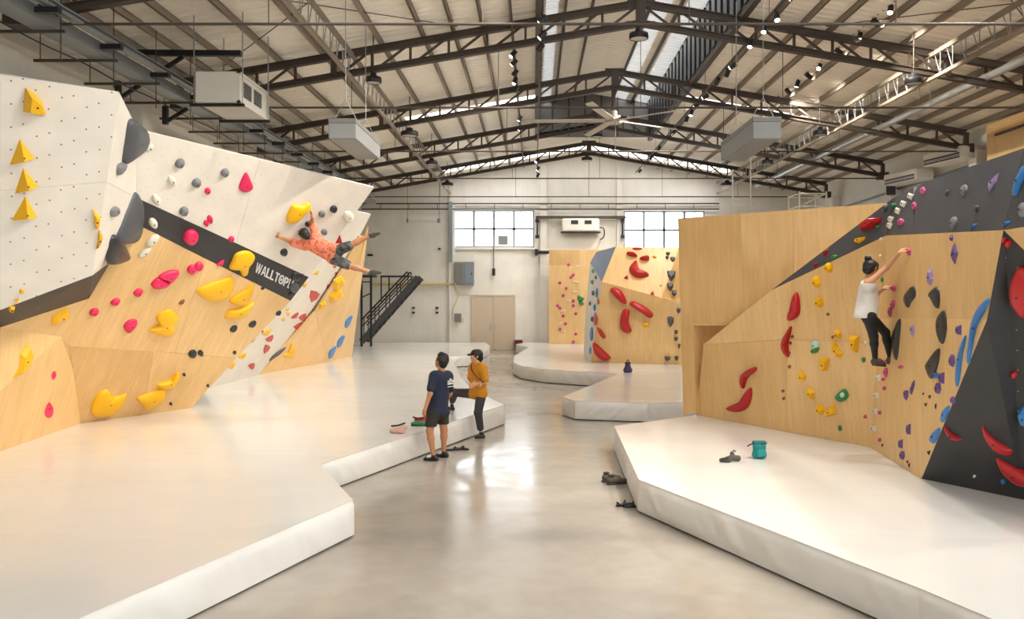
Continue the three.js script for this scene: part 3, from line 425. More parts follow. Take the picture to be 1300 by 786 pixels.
for (const [q, dt] of [[[372, 260, 384, 261, 393, 258, 396, 266, 388, 272, 380, 282, 368, 285, 364, 278, 367, 268], 'big yellow hold gripped by the stretched climber'], [[300, 322, 314, 319, 324, 325, 323, 332, 317, 340, 315, 350, 309, 352, 305, 344, 292, 342, 295, 332], 'yellow molar-shaped hold on the black stripe'], [[199, 402, 215, 393, 228, 404, 222, 412, 224, 422, 216, 429, 200, 426, 189, 420, 202, 414], 'yellow two-lobed hold beside the pink pear'], [[250, 369, 266, 360, 284, 355, 294, 352, 298, 360, 297, 370, 288, 381, 272, 385, 258, 379], 'largest yellow boat-shaped hold on plywood'], [[292, 381, 300, 374, 312, 368, 323, 361, 320, 376, 316, 386, 304, 389, 294, 386], 'yellow wedge hold beside the boat-shaped one'], [[286, 400, 292, 394, 306, 392, 323, 385, 320, 390, 316, 400, 304, 406, 287, 404], 'flattened yellow hold below the wedge'], [[117, 515, 125, 500, 137, 495, 143, 505, 160, 501, 162, 504, 158, 515, 145, 528, 125, 531, 117, 525], 'bulky yellow hold with a notch just above the mat'], [[174, 506, 188, 500, 208, 494, 212, 500, 208, 510, 200, 516, 186, 521, 180, 514], 'yellow bone-shaped hold just above the mat'], [[200, 488, 216, 483, 226, 473, 229, 478, 224, 490, 214, 496, 202, 493], 'yellow banana-shaped hold just above the bone-shaped one']]) hold('B', 'yellow', 'poly', f2(q), .13, 'dome', dt);
hold('U', 'yellow', 'facet', f2([66, 402, 86, 390, 90, 403, 88, 407, 80, 406, 66, 414]), .1, 'facet', 'yellow wedge volume below the black edge'); hold('Q', 'yellow', 'facet', f2([38, 434, 45, 449, 40, 460, 30, 475, 17, 481, 26, 467, 27, 450]), .12, 'facet', 'yellow jagged volume on the fold');
hold('B', 'red', 'tri', f2([432, 299, 436, 310, 425, 313]), .08, 'facet', 'red fin hold behind the stretched climber');
hold('L', 'pink', 'jug', [68, 477, 8, 14, 10], .05, 'dome'); hold('L', 'pink', 'drop', f2([60, 500, 66, 510, 69, 520, 67, 529, 61, 532, 55, 527, 55, 515]), .05, 'dome');
// slanting strip and plywood beyond
for (const [x, y, ww, hh, r, col] of [[320, 431, 10, 12, 15, 'green'], [339, 423, 15, 8, -25, 'yellow'], [333, 421, 4, 4, 0, 'grey'], [365, 393, 6, 4, 0, 'yellow'], [366, 399, 6, 6, 0, 'yellow'], [360, 406, 6, 5, -20, 'yellow'], [343, 431, 13, 8, -30, 'red'], [338, 444, 9, 13, 25, 'red'], [308, 453, 13, 8, -20, 'yellow'], [294, 465, 13, 9, -15, 'yellow'], [320, 466, 10, 9, -20, 'red'], [398, 377, 14, 16, 20, 'red'], [385, 404, 12, 9, -30, 'red'], [379, 415, 14, 8, -30, 'red'], [375, 402, 13, 6, -35, 'red'], [418, 366, 8, 9, 20, 'red'], [428, 349, 6, 7, 0, 'red'], [402, 347, 8, 6, -30, 'yellow'], [387, 362, 6, 7, 0, 'yellow'], [425, 339, 5, 4, 0, 'red']]) hold('C', col, col === 'green' ? 'half' : 'shield', [x, y, ww, hh, r], .06, 'facet');
hold('D', 'yellow', 'facet', f2([424, 356, 434, 350, 439, 358, 438, 362, 428, 371, 424, 366]), .2, 'facet', 'upper of three yellow angular volumes'); hold('D', 'yellow', 'facet', f2([418, 376, 428, 368, 434, 366, 438, 377, 432, 381, 420, 385]), .22, 'facet', 'widest of three yellow angular volumes'); hold('D', 'yellow', 'facet', f2([406, 386, 413, 381, 416, 386, 412, 390, 406, 393]), .14, 'facet', 'lowest of three yellow angular volumes');
hold('D', 'yellow', 'half', f2([370, 435, 375, 442, 375, 452, 367, 456, 360, 452, 366, 447]), .1, 'dome', 'yellow crescent hold beside the dark bar'); hold('D', 'charcoal', 'stick', [352.5, 449.5, 8, 27, 36], .08, 'dome', 'dark elongated bar hold');
for (const [x, y] of [[442.6, 409], [432.6, 434], [422, 448]]) hold('E', 'blue', 'half', [x, y, 8, 17, 12], .09, 'dome');
// far panel
for (const [x, y, cc] of f3([722, 336, 0, 728, 349, 0, 725, 352, 0, 711, 359, 0, 719, 366, 0, 715, 375, 0, 708, 388, 0, 711, 391, 0, 728, 388, 0, 728, 382, 0, 715, 401, 0, 718, 411, 0, 731, 398, 0, 711, 418, 0, 731, 424, 0, 728, 434, 0, 732, 339, 1, 731, 358, 1, 730, 371, 1, 722, 382, 1, 715, 395, 1, 711, 411, 1, 715, 421, 1])) hold('P', cc ? 'cream' : 'magenta', cc ? 'stick' : 'hex', cc ? [x, y, 7, 4, (x % 3) * 30 - 20] : [x, y, 4.6, 4.2, x % 5 * 20], .06, 'facet');
hold('P', 'green', 'quad', [737, 379, 10, 6, 30], .12, 'facet'); hold('P', 'green', 'quad', [738, 385, 8, 4, 25], .12, 'facet');
function f3(a) { const r = []; for (let i = 0; i < a.length; i += 3) r.push(a.slice(i, i + 3)); return r; }
// boulder
for (const [x, y, ww, hh, col] of [[752.5, 344, 4, 6, 'green'], [751, 358, 3, 6, 'green'], [756, 352, 3, 5, 'navy'], [752, 372, 3, 6, 'navy'], [757, 372, 2, 12, 'blue'], [754, 390, 2.5, 9, 'blue'], [751, 405, 3, 7, 'navy'], [750.5, 424, 4, 18, 'blue'], [749, 445, 3, 10, 'blue'], [755.5, 405, 5, 18, 'crimson'], [759, 382, 3, 10, 'crimson'], [748.5, 385, 2, 6, 'purple']]) hold('H', col, hh > 8 ? 'oval' : 'hex', [x, y, ww, hh], .07, hh > 8 ? 'dome' : 'facet');
for (const [wl, q, dt] of [['J', [808, 329, 812, 342, 824, 348, 816, 352, 806, 351, 800, 344, 799.6, 337], 'red crescent hold'], ['J', [795.6, 320, 804, 321, 809, 326, 800, 325], 'slim red petal hold over the crescent'], ['J', [812, 327.6, 823, 323.6, 824, 329, 818, 330], 'broad red petal hold over the crescent'], ['K', [774, 368, 780, 365, 789, 370, 794.5, 381, 794, 387, 786, 383, 777, 373], 'upper sausage-like red petal'], ['K', [798.5, 386, 804, 383, 818, 389, 829, 399, 825, 404.5, 816, 398, 802, 389.6], 'longest sausage-like red petal, slanting down'], ['K', [795, 392, 799, 396, 798, 410, 801.5, 421, 796, 424, 789, 420, 786.5, 410, 789, 397], 'upright sausage-like red petal'], ['K', [757.6, 416.5, 763, 419, 768, 427, 767, 430.5, 763, 427], 'thin red wedge hold by the white flank'], ['K', [752, 437, 757, 437, 774, 453, 773, 457, 764, 458, 754, 449], 'fat red petal just above the mat']]) hold(wl, 'red', 'petal', f2(q), .2, 'dome', dt);
hold('J', 'red', 'tri', [796, 351, 6, 6, 20], .08, 'facet'); hold('J', 'red', 'oval', [809, 315.5, 12, 3], .08, 'dome'); hold('K', 'red', 'tri', [828, 372, 6, 5], .08, 'facet');
for (const [wl, x, y, ww, hh] of [['K', 820, 413, 9, 8], ['J', 831, 326, 6, 3], ['K', 839, 379, 4, 3], ['J', 839, 362, 3, 3]]) hold(wl, 'yellow', 'oval', [x, y, ww, hh, 25], .06, 'dome');
for (const [wl, x, y, ww, hh] of [['J', 848, 322, 6, 4], ['J', 847, 327, 5, 5], ['J', 854, 329, 7, 7], ['J', 852, 349, 12, 14], ['J', 851, 363, 9, 9], ['J', 856, 372, 7, 9], ['K', 861, 395, 6, 8], ['K', 851, 409, 9, 14], ['K', 858, 422, 5, 6], ['K', 858, 431, 6, 6], ['K', 862, 440, 4, 7], ['K', 847, 456, 9, 7], ['K', 858.6, 455.6, 6, 7]]) hold(wl, 'charcoal', 'shield', [x, y, ww, hh], .1, 'facet');
// plywood beside the enclosure
for (const [q, dt] of [[[1010, 371, 1014, 380, 1014, 398, 1006, 406, 998, 407.5, 1003, 392, 1006, 380], 'uppermost deep red flame-shaped hold'], [[1004, 414, 1003, 424, 999, 438, 1000, 453, 996, 452, 991, 442, 993, 430], 'slender deep red crescent hold'], [[959, 466, 959, 471, 948, 480, 942, 494, 938, 489, 939, 478, 948, 470], 'deep red bean-shaped hold'], [[952, 492, 954, 502, 948, 518, 934, 524, 919, 520, 930, 514, 942, 508], 'lowest deep red scythe-shaped hold']]) hold('X', 'crimson', 'petal', f2(q), .12, 'dome', dt);
for (const [x, y, ww, hh] of [[1051, 340, 12, 13], [1035.6, 358, 12, 15], [1039, 384, 12, 14], [1040, 520, 10, 13]]) hold('X', 'yellow', 'hex', [x, y, ww, hh], .1, 'facet');
for (const [q, dt] of [[[1061, 417, 1067, 423, 1066, 430, 1059, 430], 'smallest yellow block by the tiny red screw-on'], [[1057, 432, 1069, 450, 1065, 455, 1055, 443], 'long slanting yellow block'], [[1078, 426, 1091, 426, 1087, 448, 1080, 446], 'tall yellow tapering block beside the climber'], [[1039, 455, 1053, 455, 1049, 471, 1042, 472], 'yellow tapering block below the mint hold'], [[1014, 469, 1023, 478, 1022, 483, 1013, 483], 'yellow triangular block'], [[1024, 491, 1034, 498, 1031, 508, 1025, 502], 'yellow lopsided block'], [[1045, 522, 1058, 513, 1062, 526, 1047, 530], 'lowest wide yellow block']]) hold('X', 'yellow', 'facet', f2(q), .09, 'facet', dt);
hold('X', 'mint', 'oval', [1034, 438, 12, 13], .08, 'dome', 'chalky mint upper part of a two-tone hold'); hold('X', 'green', 'half', [1034, 445, 11, 8], .1, 'dome', 'green lower part of a two-tone hold'); hold('X', 'green', 'quad', [1068, 503, 17, 11, -35], .09, 'dome', 'green barrel hold'); hold('X', 'mint', 'oval', [1071, 501, 8, 8, -35], .12, 'dome', 'chalky mint cap of the green barrel hold');
for (const [x, y] of [[1096, 457], [1066, 544], [1120, 355]]) hold('X', 'green', 'jug', [x, y, 5, 7], .04, 'dome');
for (const [x, y] of f2([1050.6, 399, 1057, 428, 1005.6, 427.6, 1003, 435.6, 1001.5, 448, 1002, 465.6, 993.6, 496.6, 994.6, 506])) hold('X', 'brown', 'jug', [x, y, 4, 4], .04, 'dome');
for (const [x, y] of f2([1098.6, 435.6, 1118, 304, 1118, 325])) hold('X', 'cream', 'jug', [x, y, 4, 5], .04, 'dome');
hold('X', 'magenta', 'jug', [1098, 529, 4, 5], .04, 'dome');
for (const [x, y] of f2([1114.5, 480, 1112, 502, 1110.5, 522, 1108.5, 544])) hold('Y', 'cream', 'quad', [x, y, 7, 9], .08, 'facet');
for (const [x, y, ww, hh] of [[1121, 481.6, 4, 4], [1122.6, 493, 4, 5], [1117, 524, 3, 5], [1117, 558.6, 3, 5], [1154, 320, 6, 9], [1135, 366, 6, 9], [1133, 387, 7, 12], [1130, 396, 5, 13], [1122, 461, 8, 9], [1124, 473, 7, 13], [1143.6, 466, 5, 5]]) hold('Y', 'magenta', hh > 8 ? 'drop' : 'jug', [x, y, ww, hh, hh > 8 ? 180 : 0], .09, 'dome');
for (const [q, dt] of [[[1159, 363, 1162, 375, 1155, 385, 1151, 391, 1146, 382, 1148, 373], 'black kidney hold'], [[1188, 364, 1192, 373, 1192, 385, 1189, 392, 1181, 380, 1177, 373], 'glossy black beak-shaped hold'], [[1197, 394, 1200, 402, 1201, 420, 1196, 437, 1190, 430, 1187, 415, 1189, 402], 'tallest black shield hold'], [[1140, 406, 1143, 412, 1138, 455, 1133, 450, 1131, 430], 'long worn black fin behind the climber'], [[1191, 442, 1192, 455, 1186, 475, 1180, 481, 1174, 470, 1174, 462], 'lowest large black angular hold']]) hold('Y', 'black', 'poly', f2(q), .11, 'dome', dt);
for (const [x, y, ww, hh, sh, col] of [[1211, 322, 10, 28, 'diamond', 'purple'], [1208, 302, 4, 9, 'diamond', 'purple'], [1180, 352, 8, 22, 'hex', 'lilac'], [1158, 420, 6, 17, 'shield', 'lilac'], [1216.6, 419, 8, 13, 'quad', 'purple'], [1208, 458, 8, 17, 'hex', 'purple'], [1195, 480, 8, 15, 'quad', 'purple'], [1190, 493, 9, 15, 'hex', 'purple'], [1158, 492, 6, 20, 'stick', 'purple'], [1149.6, 502, 7, 14, 'shield', 'purple'], [1153, 545, 6, 14, 'quad', 'purple'], [1143, 563.6, 6, 12, 'quad', 'purple'], [1145, 578, 7, 12, 'hex', 'purple'], [1209, 508, 5, 10, 'hex', 'purple']]) hold('Y', col, sh, [x, y, ww, hh], .07, 'facet');
for (const [x, y, ww, hh] of [[1172, 500, 2.5, 3], [1180, 504, 4, 5], [1175, 514, 4, 5], [1188, 516, 2, 8], [1179, 575, 5, 6], [1120, 565.6, 3, 4], [1154, 591, 3, 6], [1152, 586.6, 2.5, 4]]) hold('Y', 'black', 'tri', [x, y, ww, hh, 180], .04, 'facet');
for (const [q, dt] of [[[1253, 379, 1256, 383, 1242, 408, 1237, 420, 1229, 459, 1226, 458, 1229, 432, 1232, 412, 1240, 392], 'longest blue tusk hold along the black edge'], [[1225, 426, 1226, 431, 1221, 452, 1216, 485, 1212, 490, 1213, 465, 1218, 443], 'thinner chalky blue tusk hold'], [[1205, 515, 1203, 525, 1197, 535, 1193, 535, 1196, 522], 'blue drop hold below the tusks'], [[1193, 543, 1190, 556, 1184, 563, 1179, 560, 1182, 551], 'plump blue drop hold'], [[1186, 473, 1191, 475, 1190, 480, 1185, 480], 'small blue hold between black and purple']]) hold('Y', 'blue', 'petal', f2(q), .09, 'dome', dt);
// black end and charcoal band
for (const [q, dt] of [[[1294, 340, 1310, 350, 1312, 390, 1300, 406, 1290, 400, 1282, 385, 1281, 365, 1286, 350], 'big red rounded hold'], [[1199, 537, 1210, 549, 1224, 556, 1216, 559, 1206, 555, 1200, 546], 'smaller red horn hold'], [[1247, 535, 1256, 548, 1270, 560, 1287.6, 570, 1284, 578, 1270, 578, 1256, 568, 1246, 548], 'long red horn hold'], [[1263, 581, 1276, 586, 1300, 600, 1312, 610, 1310, 619, 1290, 617, 1270, 600], 'lowest red horn hold']]) hold('Z', 'red', 'petal', f2(q), .13, 'dome', dt);
for (const [x, y, s, col] of [[1287, 476, 9, 'red'], [1267, 513, 9, 'red'], [1268.6, 520.5, 7, 'mint'], [1273.6, 611.6, 7, 'blue'], [1237.6, 604, 4, 'cream'], [1279, 310, 9, 'red'], [1274.5, 305, 6, 'red']]) hold('Z', col, 'jug', [x, y, s, s], .06, 'dome');
hold('Z', 'blue', 'facet', f2([1291, 523, 1299, 516, 1308, 520, 1308, 545, 1296, 542]), .1, 'facet', 'blue chalky faceted hold');
hold('V', 'crimson', 'facet', f2([1089, 292, 1091, 284, 1104, 276, 1118, 276, 1117, 281, 1104, 290]), .16, 'facet', 'large red wedge volume'); hold('V', 'yellow', 'quad', f2([1083, 307, 1086, 302, 1098, 300, 1097, 304, 1089, 309]), .08, 'facet', 'yellow block');
hold('V', 'crimson', 'stick', [1048, 321, 12, 5, -38], .06, 'facet'); hold('V', 'crimson', 'stick', [1035, 337, 9, 4, -38], .06, 'facet'); hold('V', 'green', 'jug', [1059, 326, 8, 5, -15], .06, 'dome'); hold('V', 'green', 'jug', [1114, 288, 6, 4, -15], .05, 'dome'); hold('V', 'charcoal', 'jug', [1124, 264, 6, 11, 20], .08, 'dome');
for (const [x, y] of f2([1155, 249, 1146, 258.6, 1139, 267.6, 1130, 278, 1128.5, 286])) hold('T', 'cream', 'quad', [x, y, 8, 8, 25], .05, 'facet');
for (const [x, y, ww, hh] of [[1171, 241.6, 7, 9], [1160, 261, 6, 10], [1143, 281.6, 9, 9]]) hold('T', 'magenta', 'jug', [x, y, ww, hh], .06, 'dome'); hold('T', 'green', 'jug', [1133, 260.4, 9, 5, -15], .05, 'dome');
for (const [x, y, ww, hh] of [[1223, 242, 11, 16], [1209.6, 283, 11, 17], [1297, 266, 12, 19], [1240, 265, 6, 10], [1203, 245, 3, 9]]) hold('T', hh > 15 ? 'grey' : 'charcoal', 'drop', [x, y, ww, hh, 195], .09, 'dome');
hold('T', 'lilac', 'diamond', f2([1268, 219, 1265, 230, 1254, 244, 1253, 234]), .06, 'facet'); hold('T', 'blue', 'petal', f2([1299, 210, 1303, 215, 1292, 238, 1287, 248, 1284, 246, 1288, 230, 1294, 218]), .07, 'dome', 'blue curved tusk hold'); hold('T', 'blue', 'stick', [1235, 286.6, 10, 7], .05, 'facet'); hold('T', 'blue', 'stick', [1276, 283.6, 9, 7], .05, 'facet');
// bolt holes in the panels: too many and too small to pick apart
function boltHoles(pl, rows, poly, parent, mat, r) {
  const gs = [], n = pl.normal, q = new THREE.Quaternion().setFromUnitVectors(V3(0, 0, 1), n), inside = (x, y) => { let s = false; for (let i = 0, j = poly.length - 1; i < poly.length; j = i++) if ((poly[i][1] > y) !== (poly[j][1] > y) && x < (poly[j][0] - poly[i][0]) * (y - poly[i][1]) / (poly[j][1] - poly[i][1]) + poly[i][0]) s = !s; return s; };
  for (const [x, y] of rows) if (inside(x, y)) { const p = onP(x, y, pl); gs.push(new THREE.CircleGeometry(r, 7).applyQuaternion(q).translate(p.x + n.x * .002, p.y + n.y * .002, p.z + n.z * .002)); }
  if (gs.length) { const m = mesh('bolt_holes', gs, mat, parent); m.userData.kind = 'stuff'; }
}
const grid = (x0, x1, y0, y1, sx, sy, sl = 0) => { const r = []; let k = 0; for (let y = y0; y < y1; y += sy, k++) for (let x = x0; x < x1; x += sx) r.push([x + (k % 2) * sx / 2 + (rnd() - .5) * 2, y + (x - x0) * sl + (rnd() - .5) * 2]); return r; };
M.hole = std(0x6d665d, .8); M.stud = std(0x9a9893, .5, .3);
boltHoles(PW, grid(-2, 150, 60, 395, 32, 14.5, .33), f2([0, 95, 152, 118, 117, 350, 0, 394]), prow, M.hole, .011);
boltHoles(PB, grid(170, 480, 100, 350, 17, 11, .3), f2([178, 172, 470, 240, 392, 350, 178, 254]), wallB, std(0xbcb4a6, .8), .009);
boltHoles(PR3, grid(1170, 1300, 280, 640, 27, 13, .2), f2([1176, 604, 1300, 630, 1300, 330, 1276, 300, 1256, 406]), wallR, M.stud, .008);
boltHoles(PR1, grid(890, 1110, 330, 570, 15, 15, .1), f2([892, 522, 1100, 562, 1118, 306, 985, 370, 897, 440]), wallR, std(0xa88552, .8), .007);
boltHoles(PR2, grid(1110, 1270, 290, 610, 14, 15, .1), f2([1110, 566, 1168, 600, 1250, 404, 1270, 296, 1128, 302]), wallR, std(0xa88552, .8), .006);
boltHoles(PB, grid(80, 370, 270, 540, 19, 14, .2), f2([165, 285, 365, 384, 245, 514, 108, 532, 95, 450]), wallB, std(0xa88552, .8), .008);

// ---------- services under the roof ----------
const at = (X, Y, d) => V3(X, EYE + Y, -d);
{ // cable trunk on trapeze hangers along the side wall
  const t = thing('cable_trunk', 'long grey metal cable trunk hung on trapeze bars above the white walls', 'cable trunk'), x = -7.05;
  mesh('trunk', [box(x - .16, x + .16, EYE + 3.78, EYE + 3.9, -36, 4), box(x - .18, x - .15, EYE + 3.78, EYE + 3.96, -36, 4), box(x + .15, x + .18, EYE + 3.78, EYE + 3.96, -36, 4)], M.pipe, t);
  mesh('cable', tube(Array.from({ length: 26 }, (_, i) => at(x - .25, 3.7 - .03 * (i % 2), 3 + i * 1.3)), .012, 120), M.dark, t);
  for (let d = 8.9; d < 34; d += 1.5) { const h = mesh('trapeze_bar', bar(at(x - 1.05, 3.74, d), at(x + .3, 3.74, d), .05, .04), M.steel, t); mesh('drop_rod', rod(at(x - .95, 3.74, d), at(x - .95, 4.5, d), .009, 5), M.steel, h); mesh('drop_rod', rod(at(x + .24, 3.3, d), at(x + .24, 4.7, d), .009, 5), M.steel, h); }
}
{ const t = thing('conduit_rail', 'second slimmer grey rail beside the cable trunk with black clamps', 'cable trunk'), x = -6.6; mesh('rail', channel(at(x, 3.92, -4), at(x, 3.92, 34), .16, .09, .02), M.pipe, t); for (let d = 9.6; d < 30; d += 1.7) mesh('clamp', box(x - .2, x + .12, EYE + 3.8, EYE + 3.88, -d - .05, -d + .05), M.dark, t); }
{ const t = thing('black_bracket_frame', 'black steel frame with diagonal struts carrying the boxed cooling unit', 'bracket'); const d = 15.4;
  mesh('beam', bar(P(160, 67, d), P(306, 68, d), .1, .1), M.dark, t); mesh('strut', bar(P(232, 72, d), P(190, 100, d), .06, .07), M.dark, t); mesh('strut', bar(P(182, 105, d), P(152, 125, d), .06, .07), M.dark, t); mesh('stub', box(P(147, 0, d).x, P(153, 0, d).x, P(0, 124, d).y, P(0, 103, d).y, -d - .05, -d + .05), M.dark, t);
  const e = 17; mesh('strut', bar(P(238, 138, e), P(212, 154, e), .06, .07), M.dark, t); mesh('stub', box(P(207, 0, e).x, P(213, 0, e).x, P(0, 158, e).y, P(0, 135, e).y, -e - .05, -e + .05), M.dark, t); }
{ // boxed cooling unit with two grilles
  const d = 14.5, D = 16.1, a = P(247, 130, d), q = P(302, 90, d), t = thing('cooling_unit', 'boxed cream cooling unit with two dark grilles hung under the roof', 'air conditioner', [(a.x + q.x) / 2, a.y, -(d + D) / 2]), w2 = (q.x - a.x) / 2, h = q.y - a.y, l = (D - d) / 2;
  mesh('casing', new RoundedBoxGeometry(w2 * 2, h, l * 2, 2, .03).translate(0, h / 2, 0), M.acWhite, t);
  for (const z of [.42, -.28]) { const g = mesh('grille', box(w2 - .02, w2 + .012, h * .28, h * .78, z * l - .2, z * l + .2), M.boxDark, t); for (let k = 0; k < 5; k++) mesh('slat', box(w2, w2 + .02, h * (.32 + k * .09), h * (.35 + k * .09), z * l - .19, z * l + .19), M.dark, g); }
  mesh('side_rim', [box(w2 - .02, w2 + .03, 0, .04, -l, l), box(w2 - .02, w2 + .03, h - .04, h, -l, l), box(w2 - .02, w2 + .03, 0, h, l - .05, l), box(w2 - .02, w2 + .03, 0, h, -l, -l + .05)], M.acWhite, t);
  for (const z of [l - .1, -l + .1]) mesh('support_bar', box(-w2 - .12, w2 + .08, -.05, 0, z - .03, z + .03), M.dark, t);
  for (const x of [-w2 - .05, w2 + .05]) for (const z of [l - .1, -l + .1]) mesh('hanger_rod', rod(V3(x, -.03, z), V3(x, roofY(a.x) - a.y + .05, z), .012, 5), M.galv, t); }
function airBox(x0, x1, y0, y1, d, D, label) {
  const a = P(x0, y1, d), q = P(x1, y0, d), t = thing('air_purifier', label, 'air purifier', [(a.x + q.x) / 2, a.y, -(d + D) / 2], 'hanging grey purifier boxes'), w2 = (q.x - a.x) / 2, h = q.y - a.y, l = (D - d) / 2;
  mesh('casing', new RoundedBoxGeometry(w2 * 2, h * .76, l * 2, 2, .012).translate(0, h * .38, 0), M.boxGrey, t); mesh('lid', new RoundedBoxGeometry(w2 * 2 + .01, h * .24, l * 2 + .01, 2, .012).translate(0, h * .88, 0), M.boxDark, t);
  mesh('underside', box(-w2 + .03, w2 - .03, -.006, .002, -l + .03, l - .03), M.boxGrey, t);
  for (const z of [l - .25, -l + .25]) { mesh('suspension_wire', rod(V3(0, h + .38, z), V3(0, roofY(0) - a.y - .25, z), .008, 5), M.galv, t); mesh('sling', [rod(V3(-w2 + .03, h, z), V3(0, h + .38, z), .006, 5), rod(V3(w2 - .03, h, z), V3(0, h + .38, z), .006, 5)], M.galv, t); }
}
airBox(417, 452, 150, 176, 14, 16.2, 'grey purifier box hanging beside the boxed cooling unit'); airBox(956, 992, 148, 176, 14, 16.4, 'grey purifier box hanging over the plywood enclosure');
{ // ceiling fan
  const d = 22.9, hub = P(778.5, 152, d), t = thing('ceiling_fan', 'big five-blade ceiling fan hung from a truss apex', 'fan', hub.toArray());
  mesh('hub', [new THREE.CylinderGeometry(.2, .24, .2, 20), new THREE.CylinderGeometry(.12, .12, .14, 16).translate(0, .16, 0)], M.fan, t); mesh('down_rod', rod(V3(0, .2, 0), V3(0, BY - .1 - hub.y, 0), .05, 8), M.steel, t);
  for (let k = 0; k < 5; k++) { const a = (-177 + 72 * k) * Math.PI / 180, g = new RoundedBoxGeometry(2.1, .03, .2, 2, .012).rotateX(.2).translate(1.25, -.02, 0).rotateY(-a); mesh('blade', g, M.fan, t); mesh('blade_bracket', new THREE.BoxGeometry(.35, .05, .1).translate(.32, 0, 0).rotateY(-a), M.steel, t); }
}
function highBay(px, py, d, r, label) {
  const c2 = P(px, py, d), t = thing('high_bay_lamp', label, 'lamp', c2.toArray(), 'round high bay lamps');
  mesh('housing', new THREE.LatheGeometry([[.0, .16], [r * .35, .16], [r * .4, .09], [r * .95, .06], [r, .02], [r, -.05], [r * .86, -.06]].map(([x, y]) => new THREE.Vector2(x, y)), 28), M.dark, t);
  mesh('diffuser', new THREE.CylinderGeometry(r * .86, r * .86, .01, 28).translate(0, -.045, 0), M.lensDim, t); mesh('hanger', rod(V3(0, .15, 0), V3(0, Math.max(.3, roofY(c2.x) - c2.y), 0), .012, 5), M.steel, t);
}
for (const [px, py, d, r, l] of [[811, 46, 17.1, .2, 'below the apex of the truss by the cooling unit'], [1160, 103, 17, .18, 'beside the lattice girder over the enclosure'], [1041, 169, 22.6, .19, 'beyond the hanging purifier box'], [520, 170, 22.6, .24, 'beside the thin lattice girder over the long mat'], [474, 102, 17.2, .17, 'tucked behind the lattice girder'], [548, 207, 27.8, .2, 'third along the lattice girder'], [568, 234, 34, .24, 'nearest the far window over the stair side'], [745, 202, 33.6, .22, 'under the last apex before the gable'], [923, 234, 33.5, .26, 'by the gable above the plywood enclosure'], [758, 172, 28, .2, 'below the fan in the middle of the roof'], [974, 206, 28, .19, 'far along over the enclosure']]) highBay(px, py, d, r, 'dark round high bay lamp ' + l);
// lighting tracks with spotlights
const tracks = [['track', .13, 4.95, 'beside the ridge opening'], ['track', -.46, 5.42, 'on the slope over the long mat'], ['track', 4.55, 5.2, 'under the slatted monitor side'], ['track', 6.87, 5.42, 'on the slope over the enclosure']];
const spotN = {};
tracks.forEach(([, x, y, l]) => { const t = thing('light_track', 'slim dark lighting track ' + l, 'light track', [x, EYE + y, 0], 'lighting tracks'); mesh('rail', [box(-.02, .02, .1, .14, -37, 4)], M.steel, t); for (let d = 1; d < 37; d += 3) mesh('hanger', rod(V3(0, .12, -d), V3(0, roofY(x) - EYE - y, -d), .006, 5), M.steel, t); });
const headGeo = new THREE.CylinderGeometry(.055, .055, .17, 14).rotateX(Math.PI / 2), lensGeo = new THREE.CylinderGeometry(.047, .047, .006, 14).rotateX(Math.PI / 2).translate(0, 0, .088), ringGeo = new THREE.TorusGeometry(.052, .006, 6, 16).translate(0, 0, .086);
function spotLabel(k, lit) { const key = k + '' + lit, n = spotN[key] = (spotN[key] ?? -1) + 1; return ORD[n] + (lit ? ' lit spotlight toward the gable on the track ' : ' averted spotlight toward the gable on the track ') + tracks[k][3]; }
function spot(k, d, target, power = 1, lit = true) {
  const [, x, y, l] = tracks[k], p = V3(x + (rnd() - .5) * .08, EYE + y - .02, -d), t = thing('spotlight', spotLabel(k, lit), 'spotlight', p.toArray(), 'track spotlights ' + l);
  mesh('arm', rod(V3(0, 0, 0), V3(tracks[k][1] - p.x, .12, 0), .012, 6), M.dark, t);
  const hd = mesh('head', headGeo, M.dark, t); hd.lookAt(target); const ln = mesh('lens', lensGeo, M.lens, hd); mesh('rim', ringGeo, M.dark, hd);
  const dir = target.clone().sub(p).normalize(), L = new THREE.SpotLight(LAMP, SPOT * power, 0, .62, .9, 2); L.name = 'spotlight_beam'; L.position.copy(p).addScaledVector(dir, .12); L.castShadow = true; L.shadow.radius = 2; const tg = new THREE.Object3D(); tg.name = 'beam_target'; tg.position.copy(target); scene.add(tg); L.target = tg; scene.add(L);
}
for (const [d, tx, ty, td] of [[7.5, -6.6, 1.2, 11], [9.5, -5, 3.6, 11.6], [11.5, -6.6, 1.5, 13], [13, -5, 3, 14], [15, -4.6, 3.3, 15.5], [15.9, -6, 1.6, 16], [16.7, -5, 2.6, 19], [31.2, -6, 2, 28], [33.2, -4, 1, 33], [35, -3, 2, 37]]) spot(0, d, V3(tx, ty, -td));  // nearest ones are unseen, added to light the near white walls
for (const [d, tx, ty, td] of [[18.8, -4.5, 3, 17], [19.5, -6.6, 2.4, 20], [20.4, -6, 2.5, 22.5], [21.2, -3, .4, 19], [22, -6.2, 2, 25], [25.8, -5, .4, 26], [27.4, -6, 2, 28]]) spot(1, d, V3(tx, ty, -td));
